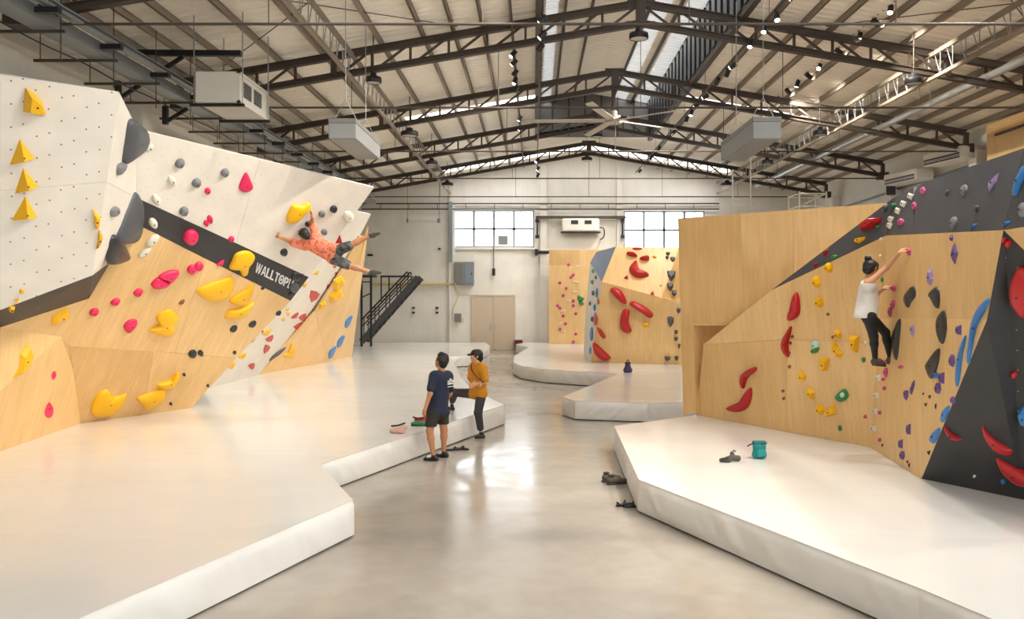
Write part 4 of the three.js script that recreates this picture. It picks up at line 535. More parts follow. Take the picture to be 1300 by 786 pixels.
for (const [d, tx, ty, td] of [[14.5, -4, 3.6, 16], [19, -6, 2, 21], [22, -5.6, 2.4, 24], [23, -4.6, .4, 25], [27, -4.6, .4, 30], [4, -3, .3, 6.5], [6, -2.4, .3, 9], [9, -1.8, .3, 12.5], [5, 2.6, .4, 6], [8, 4, .6, 9], [10.5, 2.6, .4, 11.5], [15.6, 4.4, 2, 12.5], [16.3, 3.6, 3, 14.2], [17.3, 3, 3, 15], [19.6, 3.2, 2, 26.5], [20.4, 3.6, 3, 26.9], [24, 2.5, .4, 22], [24.8, 3, 2, 27], [26.5, 2, 2.4, 36], [30, 1.4, 2.4, 36], [32, 3, 3, 37], [35.5, 0, 2, 37.5]]) spot(2, d, V3(tx, ty, -td), tx < -4.5 ? 1.8 : 1);  // spots toward the long mat side and the nearest, unseen ones are added fill
for (const [d, tx, ty, td] of [[5.5, 5.4, 2.4, 8.6], [8, 5, 2.6, 9.5], [10, 4.9, 1.6, 10.6], [12.2, 4.7, 2.2, 11.6]]) spot(3, d, V3(tx, ty, -td), 1);  // unseen spotlights close to the camera, added to light the plywood wall
for (const [d, tx, ty, td] of [[15.85, 4.6, 2.4, 12.6], [16.6, 12, 5, 18], [17.5, 4.2, 3, 13.5], [18.6, 12, 5.5, 20], [19.9, 3.4, 3, 15], [20.7, 12.4, 5, 24], [21.5, 4.5, 1, 22], [22.3, 12.4, 5, 27], [23.3, 8, 3, 34]]) spot(3, d, V3(tx, ty, -td), tx > 11 ? 1.6 : .8, false);
{ const t = thing('big_pipe', 'straight galvanised pipe running the length of the roof over the enclosure', 'pipe'); const x = 9.55; mesh('pipe', rod(at(x, 4.52, 4), at(x, 4.52, 35.5), .085, 14), M.galv, t); for (let d = 7; d < 35; d += 2.7) mesh('hanger', [rod(at(x, 4.4, d), at(x, roofY(x) - EYE, d), .01, 5), box(x - .03, x + .03, EYE + 4.36, EYE + 4.64, -d - .03, -d + .03)], M.galv, t); }
{ const t = thing('speaker', 'small black speaker on a bracket by the long cooling units', 'speaker', P(1131, 247, 28).toArray()); mesh('cabinet', new RoundedBoxGeometry(.28, .42, .26, 2, .02).rotateY(-.5).translate(0, .2, 0), M.dark, t); mesh('bracket', rod(V3(.1, .2, 0), V3(.55, .25, 0), .02), M.steel, t); }
// far gable fittings and cooling units
function splitUnit(pos, l, turn, label) {
  const t = thing('wall_cooling_unit', label, 'air conditioner', pos, 'long wall cooling units'); t.rotation.y = turn;
  mesh('casing', new RoundedBoxGeometry(l, .36, .62, 3, .05).translate(0, 0, -.16), M.acWhite, t); mesh('outlet', box(-l / 2 + .08, l / 2 - .08, -.15, .0, .13, .158), M.dark, t); for (const k of [-.06, -.1]) mesh('vane', box(-l / 2 + .08, l / 2 - .08, k - .008, k + .008, .15, .17), M.acWhite, t); }
splitUnit([XR - .75, EYE + 3.85, -23.6], 1.7, -1.4, 'long cream cooling unit near the plywood cladding'); splitUnit([XR - .8, EYE + 3.62, -26.2], 1.7, -1.4, 'long cream cooling unit nearer the far gable');
tag(mesh('wall_conduit', [rod(at(XR - .08, 3.62, 21), at(XR - .08, 3.3, 37.5), .04, 8)], M.conduit), 'blue-grey conduit along the wall below the long cooling units', 'conduit');
{ const t = thing('gable_cooling_unit', 'cream cooling unit with two dark grilles high on the far gable', 'air conditioner', [farP(736.5, 295).x, farP(736, 295).y, -DW]); const s = DW / F, w2 = 23.5 * s, h = 16.5 * s;
  mesh('casing', new RoundedBoxGeometry(w2 * 2, h, .5, 3, .08).translate(0, h / 2, .3), M.acWhite, t); for (const x of [-.28, .33]) mesh('grille', box(x - .16, x + .16, h * .55, h * .85, .54, .56), M.dark, t); mesh('support_bar', box(-w2 - .05, w2 + .05, -.06, 0, .1, .5), M.dark, t); mesh('drain_pipe', tube([V3(w2, .2, .3), V3(w2 + .2, .15, .3), V3(w2 + .2, -.25, .3), V3(w2 + .05, -.35, .3)], .03), M.dark, t); }
{ const t = thing('gable_beam', 'dark steel beam with end brackets above the gable cooling unit', 'beam', [0, 0, -DW]); const y = farP(0, 276.5).y, x0 = farP(680, 0).x, x1 = farP(794, 0).x;
  mesh('beam', box(x0, x1, y - .06, y + .06, .12, .3), M.steel, t); for (const px of [682, 790]) { const x = farP(px, 0).x; mesh('bracket', [rod(V3(x, farP(0, 301).y, .2), V3(x, y, .2), .04), box(x - .09, x + .09, farP(0, 303).y, farP(0, 299).y, .1, .3), box(x - .09, x + .09, farP(0, 283).y, farP(0, 279).y, .1, .3)], M.dark, t); } const yy = farP(0, 320.5).y; mesh('arm', [rod(V3(farP(679, 0).x, yy, .2), V3(farP(697, 0).x, yy, .2), .07), box(farP(679, 0).x, farP(683, 0).x, yy - .14, yy + .14, .06, .3)], M.dark, t); }
for (const [y, l] of [[259, 'upper of two thin conduits across the far gable'], [266, 'lower of two thin conduits across the far gable']]) { const t = thing('gable_conduit', l, 'conduit', [0, farP(0, y).y, -DW + .16]); mesh('tube', rod(V3(farP(460, 0).x, 0, 0), V3(farP(912, 0).x, 0, 0), .03), M.steel, t); if (y < 260) for (let px = 484; px < 900; px += 36) mesh('strap', rod(V3(farP(px, 0).x, 0, 0), V3(farP(px, 0).x, -.24, 0), .015, 5), M.steel, t); }
{ const t = thing('tube_lamp', 'long white tube lamp hanging high over the black stair', 'lamp', [farP(542, 281).x, farP(542, 283).y, -36.6]); mesh('body', new RoundedBoxGeometry(1.48, .16, .14, 2, .04), M.acWhite, t); for (const x of [-.7, .7]) mesh('hanger', rod(V3(x, 0, 0), V3(x, roofY(-4.9) - farP(542, 283).y - .05, 0), .008, 5), M.steel, t); mesh('end_cap', [box(.62, .74, -.09, .09, -.08, .08), box(-.74, -.66, -.09, .09, -.08, .08)], M.boxGrey, t); }
{ const s = farP(577, 362), e = farP(602, 320), t = thing('electric_cabinet', 'grey electric cabinet with two doors beside the double door', 'electric cabinet', [(s.x + e.x) / 2, s.y, -DW]); const w2 = (e.x - s.x) / 2, h = e.y - s.y;
  mesh('body', box(-w2, w2, 0, h * .68, 0, .26), M.boxGrey, t); mesh('upper_plate', box(-w2, w2, h * .7, h, 0, .08), M.acWhite, t); mesh('door', box(-w2 + .05, -.03, .06, h * .64, .26, .285), M.boxDark, t); const dr2 = mesh('door', box(.03, w2 - .05, .06, h * .64, .26, .285), M.conduit, t); mesh('latch', box(w2 - .12, w2 - .08, h * .3, h * .38, .285, .3), M.dark, dr2); }
{ const p = farP(582, 409), t = thing('switch_box', 'small dark grey switch box with a looping cable on the gable', 'switch box', [p.x, p.y, -DW + .12]); mesh('box', new RoundedBoxGeometry(.3, .4, .16, 2, .02).translate(0, .2, .1), M.boxDark, t); mesh('cable', tube([V3(-.15, 1.8, .15), V3(.02, 1.3, .16), V3(-.2, .6, .16), V3(-.25, .2, .16), V3(0, -.05, .16), V3(.25, .05, .16), V3(.2, .2, .14)], .025, 40), M.yellowPipe, t); }
tag(mesh('yellow_pipe', [rod(V3(farP(470, 0).x, farP(0, 361).y, -DW + .1), V3(farP(576, 0).x, farP(0, 361).y, -DW + .1), .07, 10)], M.yellowPipe), 'pale yellow pipe along the gable behind the black stair', 'pipe');
tag(mesh('vertical_trunk', [box(farP(570, 0).x, farP(575, 0).x, farP(0, 333).y, farP(0, 257).y, -DW + .14, -DW + .28)], M.pipe), 'grey upright cable duct beside the far window', 'duct');
tag(mesh('hanging_cord', [rod(V3(farP(627, 0).x, farP(0, 349).y, -DW + .14), V3(farP(627, 0).x, farP(0, 314).y, -DW + .14), .02, 5), rod(V3(farP(627, 0).x, farP(0, 350).y, -DW + .14), V3(farP(627, 0).x, farP(0, 341).y, -DW + .14), .07, 8)], M.dark), 'dark cord with a pull handle hanging below the far window', 'cord');
for (const [px, py] of [[525, 391], [525, 397], [555, 391], [555, 397], [470, 324], [558, 316]]) tag(mesh('wall_socket', new RoundedBoxGeometry(px === 470 ? .26 : .12, .09, .08, 2, .02).translate(...farP(px, py).add(V3(0, 0, .04)).toArray()), M.dark), px === 470 ? 'wide dark wall vent plate above the stair' : py < 320 ? 'small dark wall sensor above the yellow pipe' : 'small dark socket on the gable between stair and door', 'socket', px === 470 || py < 320 ? undefined : 'gable sockets');
{ const p = farP(658.5, 445), t = thing('fire_box', 'small dark red fire extinguisher box beside the double door', 'fire box', [p.x, 0, -DW + .2]); mesh('cabinet', new RoundedBoxGeometry(.36, .34, .22, 2, .02).translate(0, .32, 0), std(0x6d1c22, .5), t); mesh('lid', box(-.17, .17, .5, .56, -.11, .11), M.acWhite, t); mesh('foot', box(-.14, .14, 0, .16, -.08, .08), std(0x6d1c22, .5), t); }
{ // black stair
  const d = 34.6, s = d / F, t = thing('steel_stair', 'black steel stair with tubular railings against the far wall', 'stair', [P(455, 0, d).x, MH, -d]), q = (px, py, z = 0) => V3((px - 455) * s, EYE + (CY - py) * s - MH, z);
  for (const z of [0, -.9]) mesh('stringer', bar(q(459, 434, z), q(531, 352, z), .06, .27), M.grey, t);
  for (let k = 0; k < 13; k++) { const u = k / 13; mesh('tread', box(q(459 + 72 * u, 0).x, q(459 + 72 * u, 0).x + .28, q(0, 432 - 82 * u).y, q(0, 432 - 82 * u).y + .04, -.88, -.02), M.black, t); }
  for (const z of [0, -.9]) { mesh('handrail', rod(q(460, 405, z), q(517, 345, z), .035), M.dark, t); mesh('mid_rail', rod(q(460, 414, z), q(521, 350, z), .025), M.dark, t); for (let k = 0; k < 5; k++) mesh('baluster', rod(q(462 + k * 14, 430 - k * 16, z), q(462 + k * 14, 403 - k * 14.5, z), .022), M.dark, t); }
  mesh('landing', box(q(453, 0).x, q(473, 0).x, q(0, 352).y, q(0, 349).y, -1.0, .05), M.black, t); mesh('guard_rail', [rod(q(483, 351), q(520, 351), .04), rod(q(453, 351), q(473, 351), .05)], M.dark, t);
  for (const px of [459, 471]) mesh('post', rod(q(px, 436.5).setY(0), q(px, 351), .05), M.dark, t); for (const px of [484, 494]) mesh('post', rod(q(px, 351), q(px, px === 484 ? 383 : 370), .03), M.dark, t); mesh('cross_bar', [rod(q(459, 358), q(471, 358), .025), rod(q(459, 378), q(471, 372), .025)], M.dark, t);
}
{ // scaffold behind the enclosure
  const d = 22, s = d / F, p = P(1032, 262, d), t = thing('scaffold_tower', 'white scaffold tower top peeking over the plywood enclosure', 'scaffold', [p.x, 0, -d]); const Yt = EYE + (CY - 243) * s;
  for (const x of [-.36, .36]) for (const z of [0, -.9]) mesh('post', rod(V3(x, 0, z), V3(x, Yt, z), .025), M.acWhite, t);
  for (const y of [Yt - .06, Yt - .4, Yt - 1.4, Yt - 2.4]) mesh('rung', [rod(V3(-.36, y, 0), V3(.36, y, 0), .02), rod(V3(-.36, y, -.9), V3(.36, y, -.9), .02), rod(V3(-.36, y, 0), V3(-.36, y, -.9), .02), rod(V3(.36, y, 0), V3(.36, y, -.9), .02)], M.acWhite, t); mesh('brace', rod(V3(-.36, Yt - .4, 0), V3(.36, Yt - .06, 0), .012), M.acWhite, t); }
{ const d = 20, t = thing('pole_frame', 'pair of thin white poles with rungs rising behind the plywood enclosure', 'pole', [P(945, 0, d).x, 0, -d]); const s = d / F, Y = (py) => EYE + (CY - py) * s; for (const px of [-15, 8]) mesh('pole', rod(V3(px * s, 0, 0), V3(px * s, Y(px < 0 ? 215 : 198), 0), .018, 6), M.acWhite, t); mesh('rung', [rod(V3(-15 * s, Y(262), 0), V3(8 * s, Y(258), 0), .014, 6), rod(V3(-15 * s, Y(254), 0), V3(20 * s, Y(256), 0), .014, 6)], M.acWhite, t); }
// ceiling bracing rods
for (const [a, q] of [[at(-6.5, 4.72, 17.3), at(-1.6, 5.55, 12.2)], [at(-6.5, 4.72, 12.2), at(-1.6, 5.55, 17.3)], [at(11, 4.72, 17.3), at(6.1, 5.55, 12.2)], [at(11, 4.72, 12.2), at(6.1, 5.55, 17.3)]]) tag(mesh('bracing_rod', [rod(a, q, .01, 5)], M.steel), a.x < 0 ? 'thin diagonal bracing rod under the slope over the long mat' : 'thin diagonal bracing rod under the slope over the enclosure', 'bracing', 'diagonal bracing rods');

// ---------- people ----------
function field(bones, { res = 80, k = .025, clip, pad = .02, r = 0 } = {}) {   // smooth union of tapered capsules
  const bb = new THREE.Box3(); for (const [a, ra, q, rb] of bones) { bb.expandByPoint(a.clone().addScalar(ra + r + pad)); bb.expandByPoint(a.clone().addScalar(-ra - r - pad)); bb.expandByPoint(q.clone().addScalar(rb + r + pad)); bb.expandByPoint(q.clone().addScalar(-rb - r - pad)); }
  const c0 = bb.getCenter(V3(0, 0, 0)), S = bb.getSize(V3(0, 0, 0)), half = Math.max(S.x, S.y, S.z) / 2 * 1.06, N = res, mc = new MarchingCubes(N, undefined, false, false, 120000); mc.isolation = 0;
  const bs = bones.map(([a, ra, q, rb]) => { const ab = q.clone().sub(a); return [a.x, a.y, a.z, ab.x, ab.y, ab.z, ab.lengthSq() || 1e-9, ra + r, rb + r]; });
  for (let z = 0; z < N; z++) for (let y = 0; y < N; y++) for (let x = 0; x < N; x++) {
    const X = c0.x + half * (x - N / 2) / (N / 2), Y = c0.y + half * (y - N / 2) / (N / 2), Z = c0.z + half * (z - N / 2) / (N / 2); let d = 9;
    if (X > bb.min.x && X < bb.max.x && Y > bb.min.y && Y < bb.max.y && Z > bb.min.z && Z < bb.max.z) for (const o of bs) {
      const px = X - o[0], py = Y - o[1], pz = Z - o[2]; let t = (px * o[3] + py * o[4] + pz * o[5]) / o[6]; t = t < 0 ? 0 : t > 1 ? 1 : t;
      const qx = px - o[3] * t, qy = py - o[4] * t, qz = pz - o[5] * t, e = Math.sqrt(qx * qx + qy * qy + qz * qz) - o[7] - (o[8] - o[7]) * t;
      const h = Math.max(k - Math.abs(d - e), 0) / k; d = Math.min(d, e) - h * h * k * .25;
    }
    if (clip && d < .2) d = Math.max(d, clip(X, Y, Z));
    mc.field[x + y * N + z * N * N] = -d;
  }
  mc.update(); const g = new THREE.BufferGeometry(), n = mc.count * 3, p = new Float32Array(mc.positionArray.slice(0, n)); for (let i = 0; i < n; i += 3) { p[i] = c0.x + p[i] * half; p[i + 1] = c0.y + p[i + 1] * half; p[i + 2] = c0.z + p[i + 2] * half; }
  g.setAttribute('position', new THREE.BufferAttribute(p, 3)); const m = mergeVertices(g, half / N * .05); m.computeVertexNormals(); return m;
}
const mix = (a, q, t) => a.clone().lerp(q, t);
function frame(fwd, up) { const f = fwd.clone().normalize(), x = up.clone().cross(f).normalize(); return [x, f.clone().cross(x), f]; }   // side, up, forward
function hand(wrist, dir, palm, curl, spread = 1) {      // five fingers on a palm; palm: the way the palm faces
  const f = dir.clone().normalize(), s = f.clone().cross(palm).normalize(), n = s.clone().cross(f).negate(), q = (a, u, z) => wrist.clone().addScaledVector(f, a).addScaledVector(s, u).addScaledVector(n, -z);
  const pn = palm.clone().normalize(), pt = (a, u, z) => wrist.clone().addScaledVector(f, a).addScaledVector(s, u).addScaledVector(pn, z), bones = [[q(0, 0, 0), .025, pt(.05, 0, 0), .03], [pt(.05, -.02, 0), .017, pt(.085, -.027, 0), .014], [pt(.05, .02, 0), .017, pt(.085, .027, 0), .014], [pt(.05, 0, 0), .018, pt(.09, 0, 0), .014]];
  [[-.031, .062], [-.011, .074], [.011, .07], [.03, .055]].forEach(([u, L]) => { const c1 = curl * .7, c2 = curl * 1.5, a = pt(.088, u, 0), m = pt(.088 + L * .5 * Math.cos(c1), u * 1.08 * spread, L * .5 * Math.sin(c1)), e = m.clone().addScaledVector(f, L * .5 * Math.cos(c2)).addScaledVector(pn, L * .5 * Math.sin(c2)); bones.push([a, .0095, m, .009], [m, .009, e, .0075]); });
  const t0 = pt(.02, -.026, .008), t1 = pt(.05, -.05, .02), t2 = pt(.078, -.05, .032); bones.push([t0, .014, t1, .011], [t1, .011, t2, .009]);
  return field(bones, { res: 52, k: .008, pad: .006 });
}
function headGeo2(c0, fwd, up, k = 1) {
  const [x, y, z] = frame(fwd, up), q = (a, bb, cc) => c0.clone().addScaledVector(x, a * k).addScaledVector(y, bb * k).addScaledVector(z, cc * k);
  const g = field([[q(0, .03, -.02), .083 * k, q(0, .03, .015), .078 * k], [q(0, -.03, .03), .062 * k, q(0, -.075, .05), .035 * k], [q(-.03, -.02, .04), .035 * k, q(.03, -.02, .04), .035 * k], [q(0, .012, .088), .011 * k, q(0, -.025, .104), .014 * k], [q(-.03, .028, .078), .014 * k, q(.03, .028, .078), .014 * k], [q(-.018, -.055, .083), .009 * k, q(.018, -.055, .083), .009 * k], [q(-.083, 0, -.005), .012 * k, q(-.085, .03, -.012), .014 * k], [q(.083, 0, -.005), .012 * k, q(.085, .03, -.012), .014 * k]], { res: 64, k: .02 });
  const eyes = [-1, 1].map((s) => new THREE.SphereGeometry(.0125 * k, 10, 8).translate(...q(s * .032, .008, .082).toArray())), pup = [-1, 1].map((s) => new THREE.SphereGeometry(.006 * k, 8, 6).translate(...q(s * .032, .008, .0925).toArray()));
  const lips = field([[q(-.02, -.056, .09), .006 * k, q(.02, -.056, .09), .006 * k]], { res: 24, k: .004, pad: .004 });
  return { g, eyes, pup, lips, q, x, y, z };
}
function shoe(an, toe, floorY, r = .04) { const heel = an.clone().addScaledVector(an.clone().sub(toe).setY(0).normalize(), .045); heel.y = floorY + r * .85; const t = toe.clone(); t.y = floorY + r * .62; return field([[heel, r, mix(heel, t, .5), r * .95], [mix(heel, t, .4), r, t, r * .7], [heel, r * .9, an.clone().setY(Math.max(an.y - .03, floorY + .07)), r * .9]], { res: 48, k: .02, pad: .01, clip: (X, Y) => floorY + .004 - Y }); }
function person(j, o) {
  const root = thing('person', o.label, 'person', o.base.toArray(), 'people in the gym'), loc = (g) => g.translate(-o.base.x, -o.base.y, -o.base.z), put = (n, g, m, p = root) => mesh(n, m === M.camo || m === M.coral ? metreUV(loc(merge([].concat(g))), 2) : loc(merge([].concat(g))), m, p);
  const H = headGeo2(j.head, o.look, o.up ?? V3(0, 1, 0), o.headK ?? 1), chest = mix(mix(j.shL, j.shR, .5), mix(j.hipL, j.hipR, .5), .25), waist = mix(mix(j.shL, j.shR, .5), mix(j.hipL, j.hipR, .5), .65), hip = mix(j.hipL, j.hipR, .5), sl = mix(j.shL, j.shR, .12), sr = mix(j.shL, j.shR, .88);
  const s = o.slim ?? 1, torso = [[mix(j.shL, chest, .3), .08 * s, mix(j.shR, chest, .3), .08 * s], [sl, .062 * s, sr, .062 * s], [chest, .115 * s, waist, .1 * s], [mix(sl, chest, .5), .08 * s, mix(j.hipL, waist, .3), .085 * s], [mix(sr, chest, .5), .08 * s, mix(j.hipR, waist, .3), .085 * s], [j.hipL, .098 * s, j.hipR, .098 * s], [waist, .1 * s, hip, .1 * s]];
  const arms = [], legs = []; for (const k of ['L', 'R']) { arms.push([j['sh' + k], .05 * s, j['el' + k], .04 * s], [j['el' + k], .04 * s, j['wr' + k], .027 * s]); legs.push([j['hip' + k], .085 * s, j['kn' + k], .056 * s], [j['kn' + k], .055 * s, mix(j['kn' + k], j['an' + k], .35), .054 * s], [mix(j['kn' + k], j['an' + k], .3), .054 * s, j['an' + k], .036 * s]); }
  const feet = []; if (o.bareFeet) for (const k of ['L', 'R']) feet.push([j['an' + k], .036, j['toe' + k], .028]);
  const body = [field([...torso, ...arms, ...legs, ...feet, [mix(sl, sr, .5), .06 * s, mix(j.head, mix(sl, sr, .5), .45), .05 * s], [mix(sl, sr, .5), .05, j.head, .045]], { res: 132, k: .03 }), H.g];
  for (const k of ['L', 'R']) { const hd = o['hand' + k] ?? {}; body.push(hand(j['wr' + k], hd.dir ?? j['wr' + k].clone().sub(j['el' + k]), hd.palm ?? V3(0, -1, .01), hd.curl ?? .5)); }
  put('body', body, o.skin ?? M.skin); put('eye_whites', H.eyes, M.eye); put('pupils', H.pup, M.hair); put('lips', H.lips, M.lip);
  const cl = (n) => H.q(0, 0, 0); const inFace = (X, Y, Z) => { const p = V3(X, Y, Z).sub(j.head), f = p.dot(H.z), u = p.dot(H.y); return Math.min(f - .035 + (u > .085 ? -(u - .085) * 3 : 0), .05); };
  const hair = put('hair', field([[H.q(0, .04, -.025), .094, H.q(0, .045, .02), .084], [H.q(0, -.02, -.05), .07, H.q(0, .03, -.04), .085], ...(o.hairExtra ? o.hairExtra(H) : [])], { res: 56, k: .02, clip: (X, Y, Z) => { const p = V3(X, Y, Z).sub(j.head), f = p.dot(H.z), u = p.dot(H.y); return Math.min(f - .045, .082 - u); } }), M.hair); 
  const R = { root, put, H, torso, arms, legs, chest, waist, hip, sl, sr, s };
  o.dress(R, j); return R;
}
const seg = (a, q, t0, t1, r0, r1) => [mix(a, q, t0), r0, mix(a, q, t1), r1];
// man in navy shirt
{ const d = 13.3, j = { head: P(560, 459.5, d), shL: P(550.5, 477, 13.13), shR: P(569.5, 477.5, 13.45), elL: P(546, 500, 13.05), wrL: P(540.5, 517, 13.0), elR: P(571, 500, 13.55), wrR: P(566, 511, 13.75), hipL: P(550.5, 524, 13.2), hipR: P(561, 524, 13.38), knL: P(545.5, 547, 13.15), knR: P(563.5, 546, 13.42), anL: P(550, 576.5, 13.17), anR: P(563.5, 572, 13.45), toeL: P(539.5, 583, 13.2), toeR: P(555, 578.5, 13.5) };
  const base = P(556, 580, d).setY(0);
  person(j, { label: 'standing person in navy printed t-shirt and dark shorts, looking up', base, look: V3(-.8, .32, -.5), up: V3(-.25, 1, -.2), handL: { palm: V3(.6, 0, -.5), curl: .45 }, handR: { palm: V3(0, 1, 0), curl: .6 }, hairExtra: (H) => [[H.q(0, .09, -.04), .07, H.q(0, .1, .03), .06], [H.q(-.06, .05, -.03), .05, H.q(.06, .05, -.03), .05]],
    dress: ({ put, torso, s }, j) => {
      put('t_shirt', field([...torso.map(([a, ra, q, rb]) => [a, ra + .022, q, rb + .03]), seg(j.shL, j.elL, 0, .72, .068, .07), seg(j.shR, j.elR, 0, .72, .068, .07)], { res: 90, k: .04, clip: (X, Y) => j.hipL.y - .06 - Y }), M.navy);
      put('shorts', field([[j.hipL, .115, j.hipR, .115], seg(j.hipL, j.knL, 0, .84, .112, .088), seg(j.hipR, j.knR, 0, .84, .112, .088)], { res: 80, k: .03, clip: (X, Y) => Math.max(Y - j.hipL.y - .08, j.knL.y + .07 - Y) }), M.olive);
      for (const k of ['L', 'R']) { const g = put('shoe', shoe(j['an' + k], j['toe' + k], 0), M.shoe); put('white_panel', field([[j['an' + k].clone().setY(.075), .03, mix(j['an' + k], j['toe' + k], .55).setY(.06), .032]], { res: 30, k: .01 }), M.shoeWhite, g); }
      // print on the back
      const n = V3(.8, 0, .55).normalize(), x = V3(0, 1, 0).cross(n).normalize(), c0 = P(567, 486, 13.25), m = new THREE.Matrix4().makeBasis(x, V3(0, 1, 0), n).setPosition(c0.clone().addScaledVector(n, .085));
      const bits = [[-.05, .03, .035, .03], [-.005, .05, .03, .045], [.04, .03, .03, .03], [-.02, -.005, .1, .03], [.03, -.01, .05, .02], [0, -.055, .13, .008]].map(([a, q, ww, hh]) => new THREE.BoxGeometry(ww, hh, .02).translate(a, q, 0).applyMatrix4(m)); put('shirt_print', bits, M.print);
    } }); }
// woman in mustard shirt
{ const d = 15.2, j = { head: P(604.5, 453.5, 15.22), shL: P(613.5, 467, 15.05), shR: P(600.5, 466.5, 15.33), elL: P(616, 484, 14.98), wrL: P(604.5, 488, 14.93), elR: P(597.5, 481.5, 15.25), wrR: P(608, 487, 14.97), hipL: P(611, 500, 15.12), hipR: P(603.5, 500, 15.3), knL: P(607, 524, 15.08), anL: P(610.5, 547.5, 15.2), toeL: P(604, 555.5, 15.18), knR: P(577.5, 498.5, 15.75), anR: P(573.5, 512, 16.0), toeR: P(566, 516.5, 16.2) };
  person(j, { label: 'person in mustard shirt and black cap resting one foot on the mat', base: P(609, 557, d).setY(0), slim: .9, headK: .97, look: V3(-.92, .05, .25), handL: { palm: V3(.3, 0, -.9), curl: .5 }, handR: { palm: V3(-.3, 0, -.9), curl: .5 }, skin: M.skinB, hairExtra: (H) => [[H.q(0, -.05, -.07), .05, H.q(0, -.02, -.075), .06]],
    dress: ({ put, torso, H }, j) => {
      put('shirt', field([...torso.map(([a, ra, q, rb]) => [a, ra + .028, q, rb + .04]), seg(j.shL, j.elL, 0, .85, .068, .072), seg(j.shR, j.elR, 0, .85, .068, .072)], { res: 90, k: .04, clip: (X, Y) => j.hipL.y - .1 - Y }), M.mustard);
      put('trousers', field([[j.hipL, .1, j.hipR, .1], [j.hipL, .1, j.knL, .075], seg(j.knL, j.anL, 0, .82, .075, .062), [j.hipR, .1, j.knR, .075], seg(j.knR, j.anR, 0, .75, .075, .06)], { res: 96, k: .03 }), M.charcoal);
      const c0 = put('cap', field([[H.q(0, .05, -.025), .103, H.q(0, .055, .015), .095]], { res: 56, k: .01, clip: (X, Y, Z) => -(V3(X, Y, Z).sub(H.q(0, .035, 0)).dot(H.y)) }), M.dark); put('brim', field([[H.q(-.045, .045, .1), .014, H.q(.045, .045, .1), .014], [H.q(-.03, .042, .15), .01, H.q(.03, .042, .15), .01], [H.q(0, .045, .1), .014, H.q(0, .04, .165), .009]], { res: 44, k: .04 }), M.dark, c0);
      put('shoe', shoe(j.anL, j.toeL, 0, .036), M.shoe); put('shoe', shoe(j.anR, j.toeR, MH, .036), M.shoe);
      put('bag_strap', tube([j.shR.clone().add(V3(-.02, .1, .02)), mix(j.shL, j.shR, .5).add(V3(-.1, -.05, .14)), P(614, 486, 14.88)], .01, 16), M.olive);
    } }); }
// climber stretched across the overhang
{ const n = PB.normal, hl = b(351, 297).addScaledVector(n, .1), hr = b(389, 268.5).addScaledVector(n, .2), j = { head: P(386.5, 299, 15.2), shL: P(382, 312, 15.38), shR: P(401, 299, 15.3), elL: P(366, 305.5, 15.3), wrL: hl, elR: P(395.5, 282, 15.25), wrR: hr, hipL: P(423, 328, 15.2), hipR: P(429, 318, 15.15), knL: P(442, 337, 14.95), anL: P(470, 345.5, 15.05), toeL: P(480, 346, 14.97), knR: P(444.5, 311.5, 14.95), anR: P(470, 299, 15.0), toeR: P(479, 297, 14.92) };
  person(j, { label: 'climber in coral t-shirt and camouflage shorts stretched across the overhang', base: P(425, 323, 15.2), headK: 1.08, look: V3(-.6, -.15, -.8), up: V3(-.45, .85, .1), handL: { dir: V3(-.5, .5, -.6), palm: n.clone().negate(), curl: .5 }, handR: { dir: V3(-.3, .6, -.6), palm: n.clone().negate(), curl: .6 },
    dress: ({ put, torso }, j) => {
      const ax = mix(j.hipL, j.hipR, .5).sub(mix(j.shL, j.shR, .5)).normalize(), hc = mix(j.hipL, j.hipR, .5);
      put('t_shirt', field([...torso.map(([a, ra, q, rb]) => [a, ra + .024, q, rb + .034]), seg(j.shL, j.elL, 0, .6, .07, .078), seg(j.shR, j.elR, 0, .6, .07, .078)], { res: 90, k: .03, clip: (X, Y, Z) => V3(X, Y, Z).sub(hc).dot(ax) - .05 }), M.coral);
      put('shorts', field([[j.hipL, .112, j.hipR, .112], seg(j.hipL, j.knL, 0, .95, .11, .085), seg(j.hipR, j.knR, 0, .95, .11, .085)], { res: 80, k: .03 }), M.camo);
      for (const k of ['L', 'R']) { const a = j['an' + k], t = j['toe' + k], dir = t.clone().sub(a).normalize(), up = V3(0, -1, .2); put('climbing_shoe', field([[a.clone().addScaledVector(dir, -.02), .044, mix(a, t, .5).addScaledVector(up, .02), .04], [mix(a, t, .4), .042, t.clone().addScaledVector(dir, .05), .026]], { res: 44, k: .02 }), M.shoeGrey); }
    } }); }
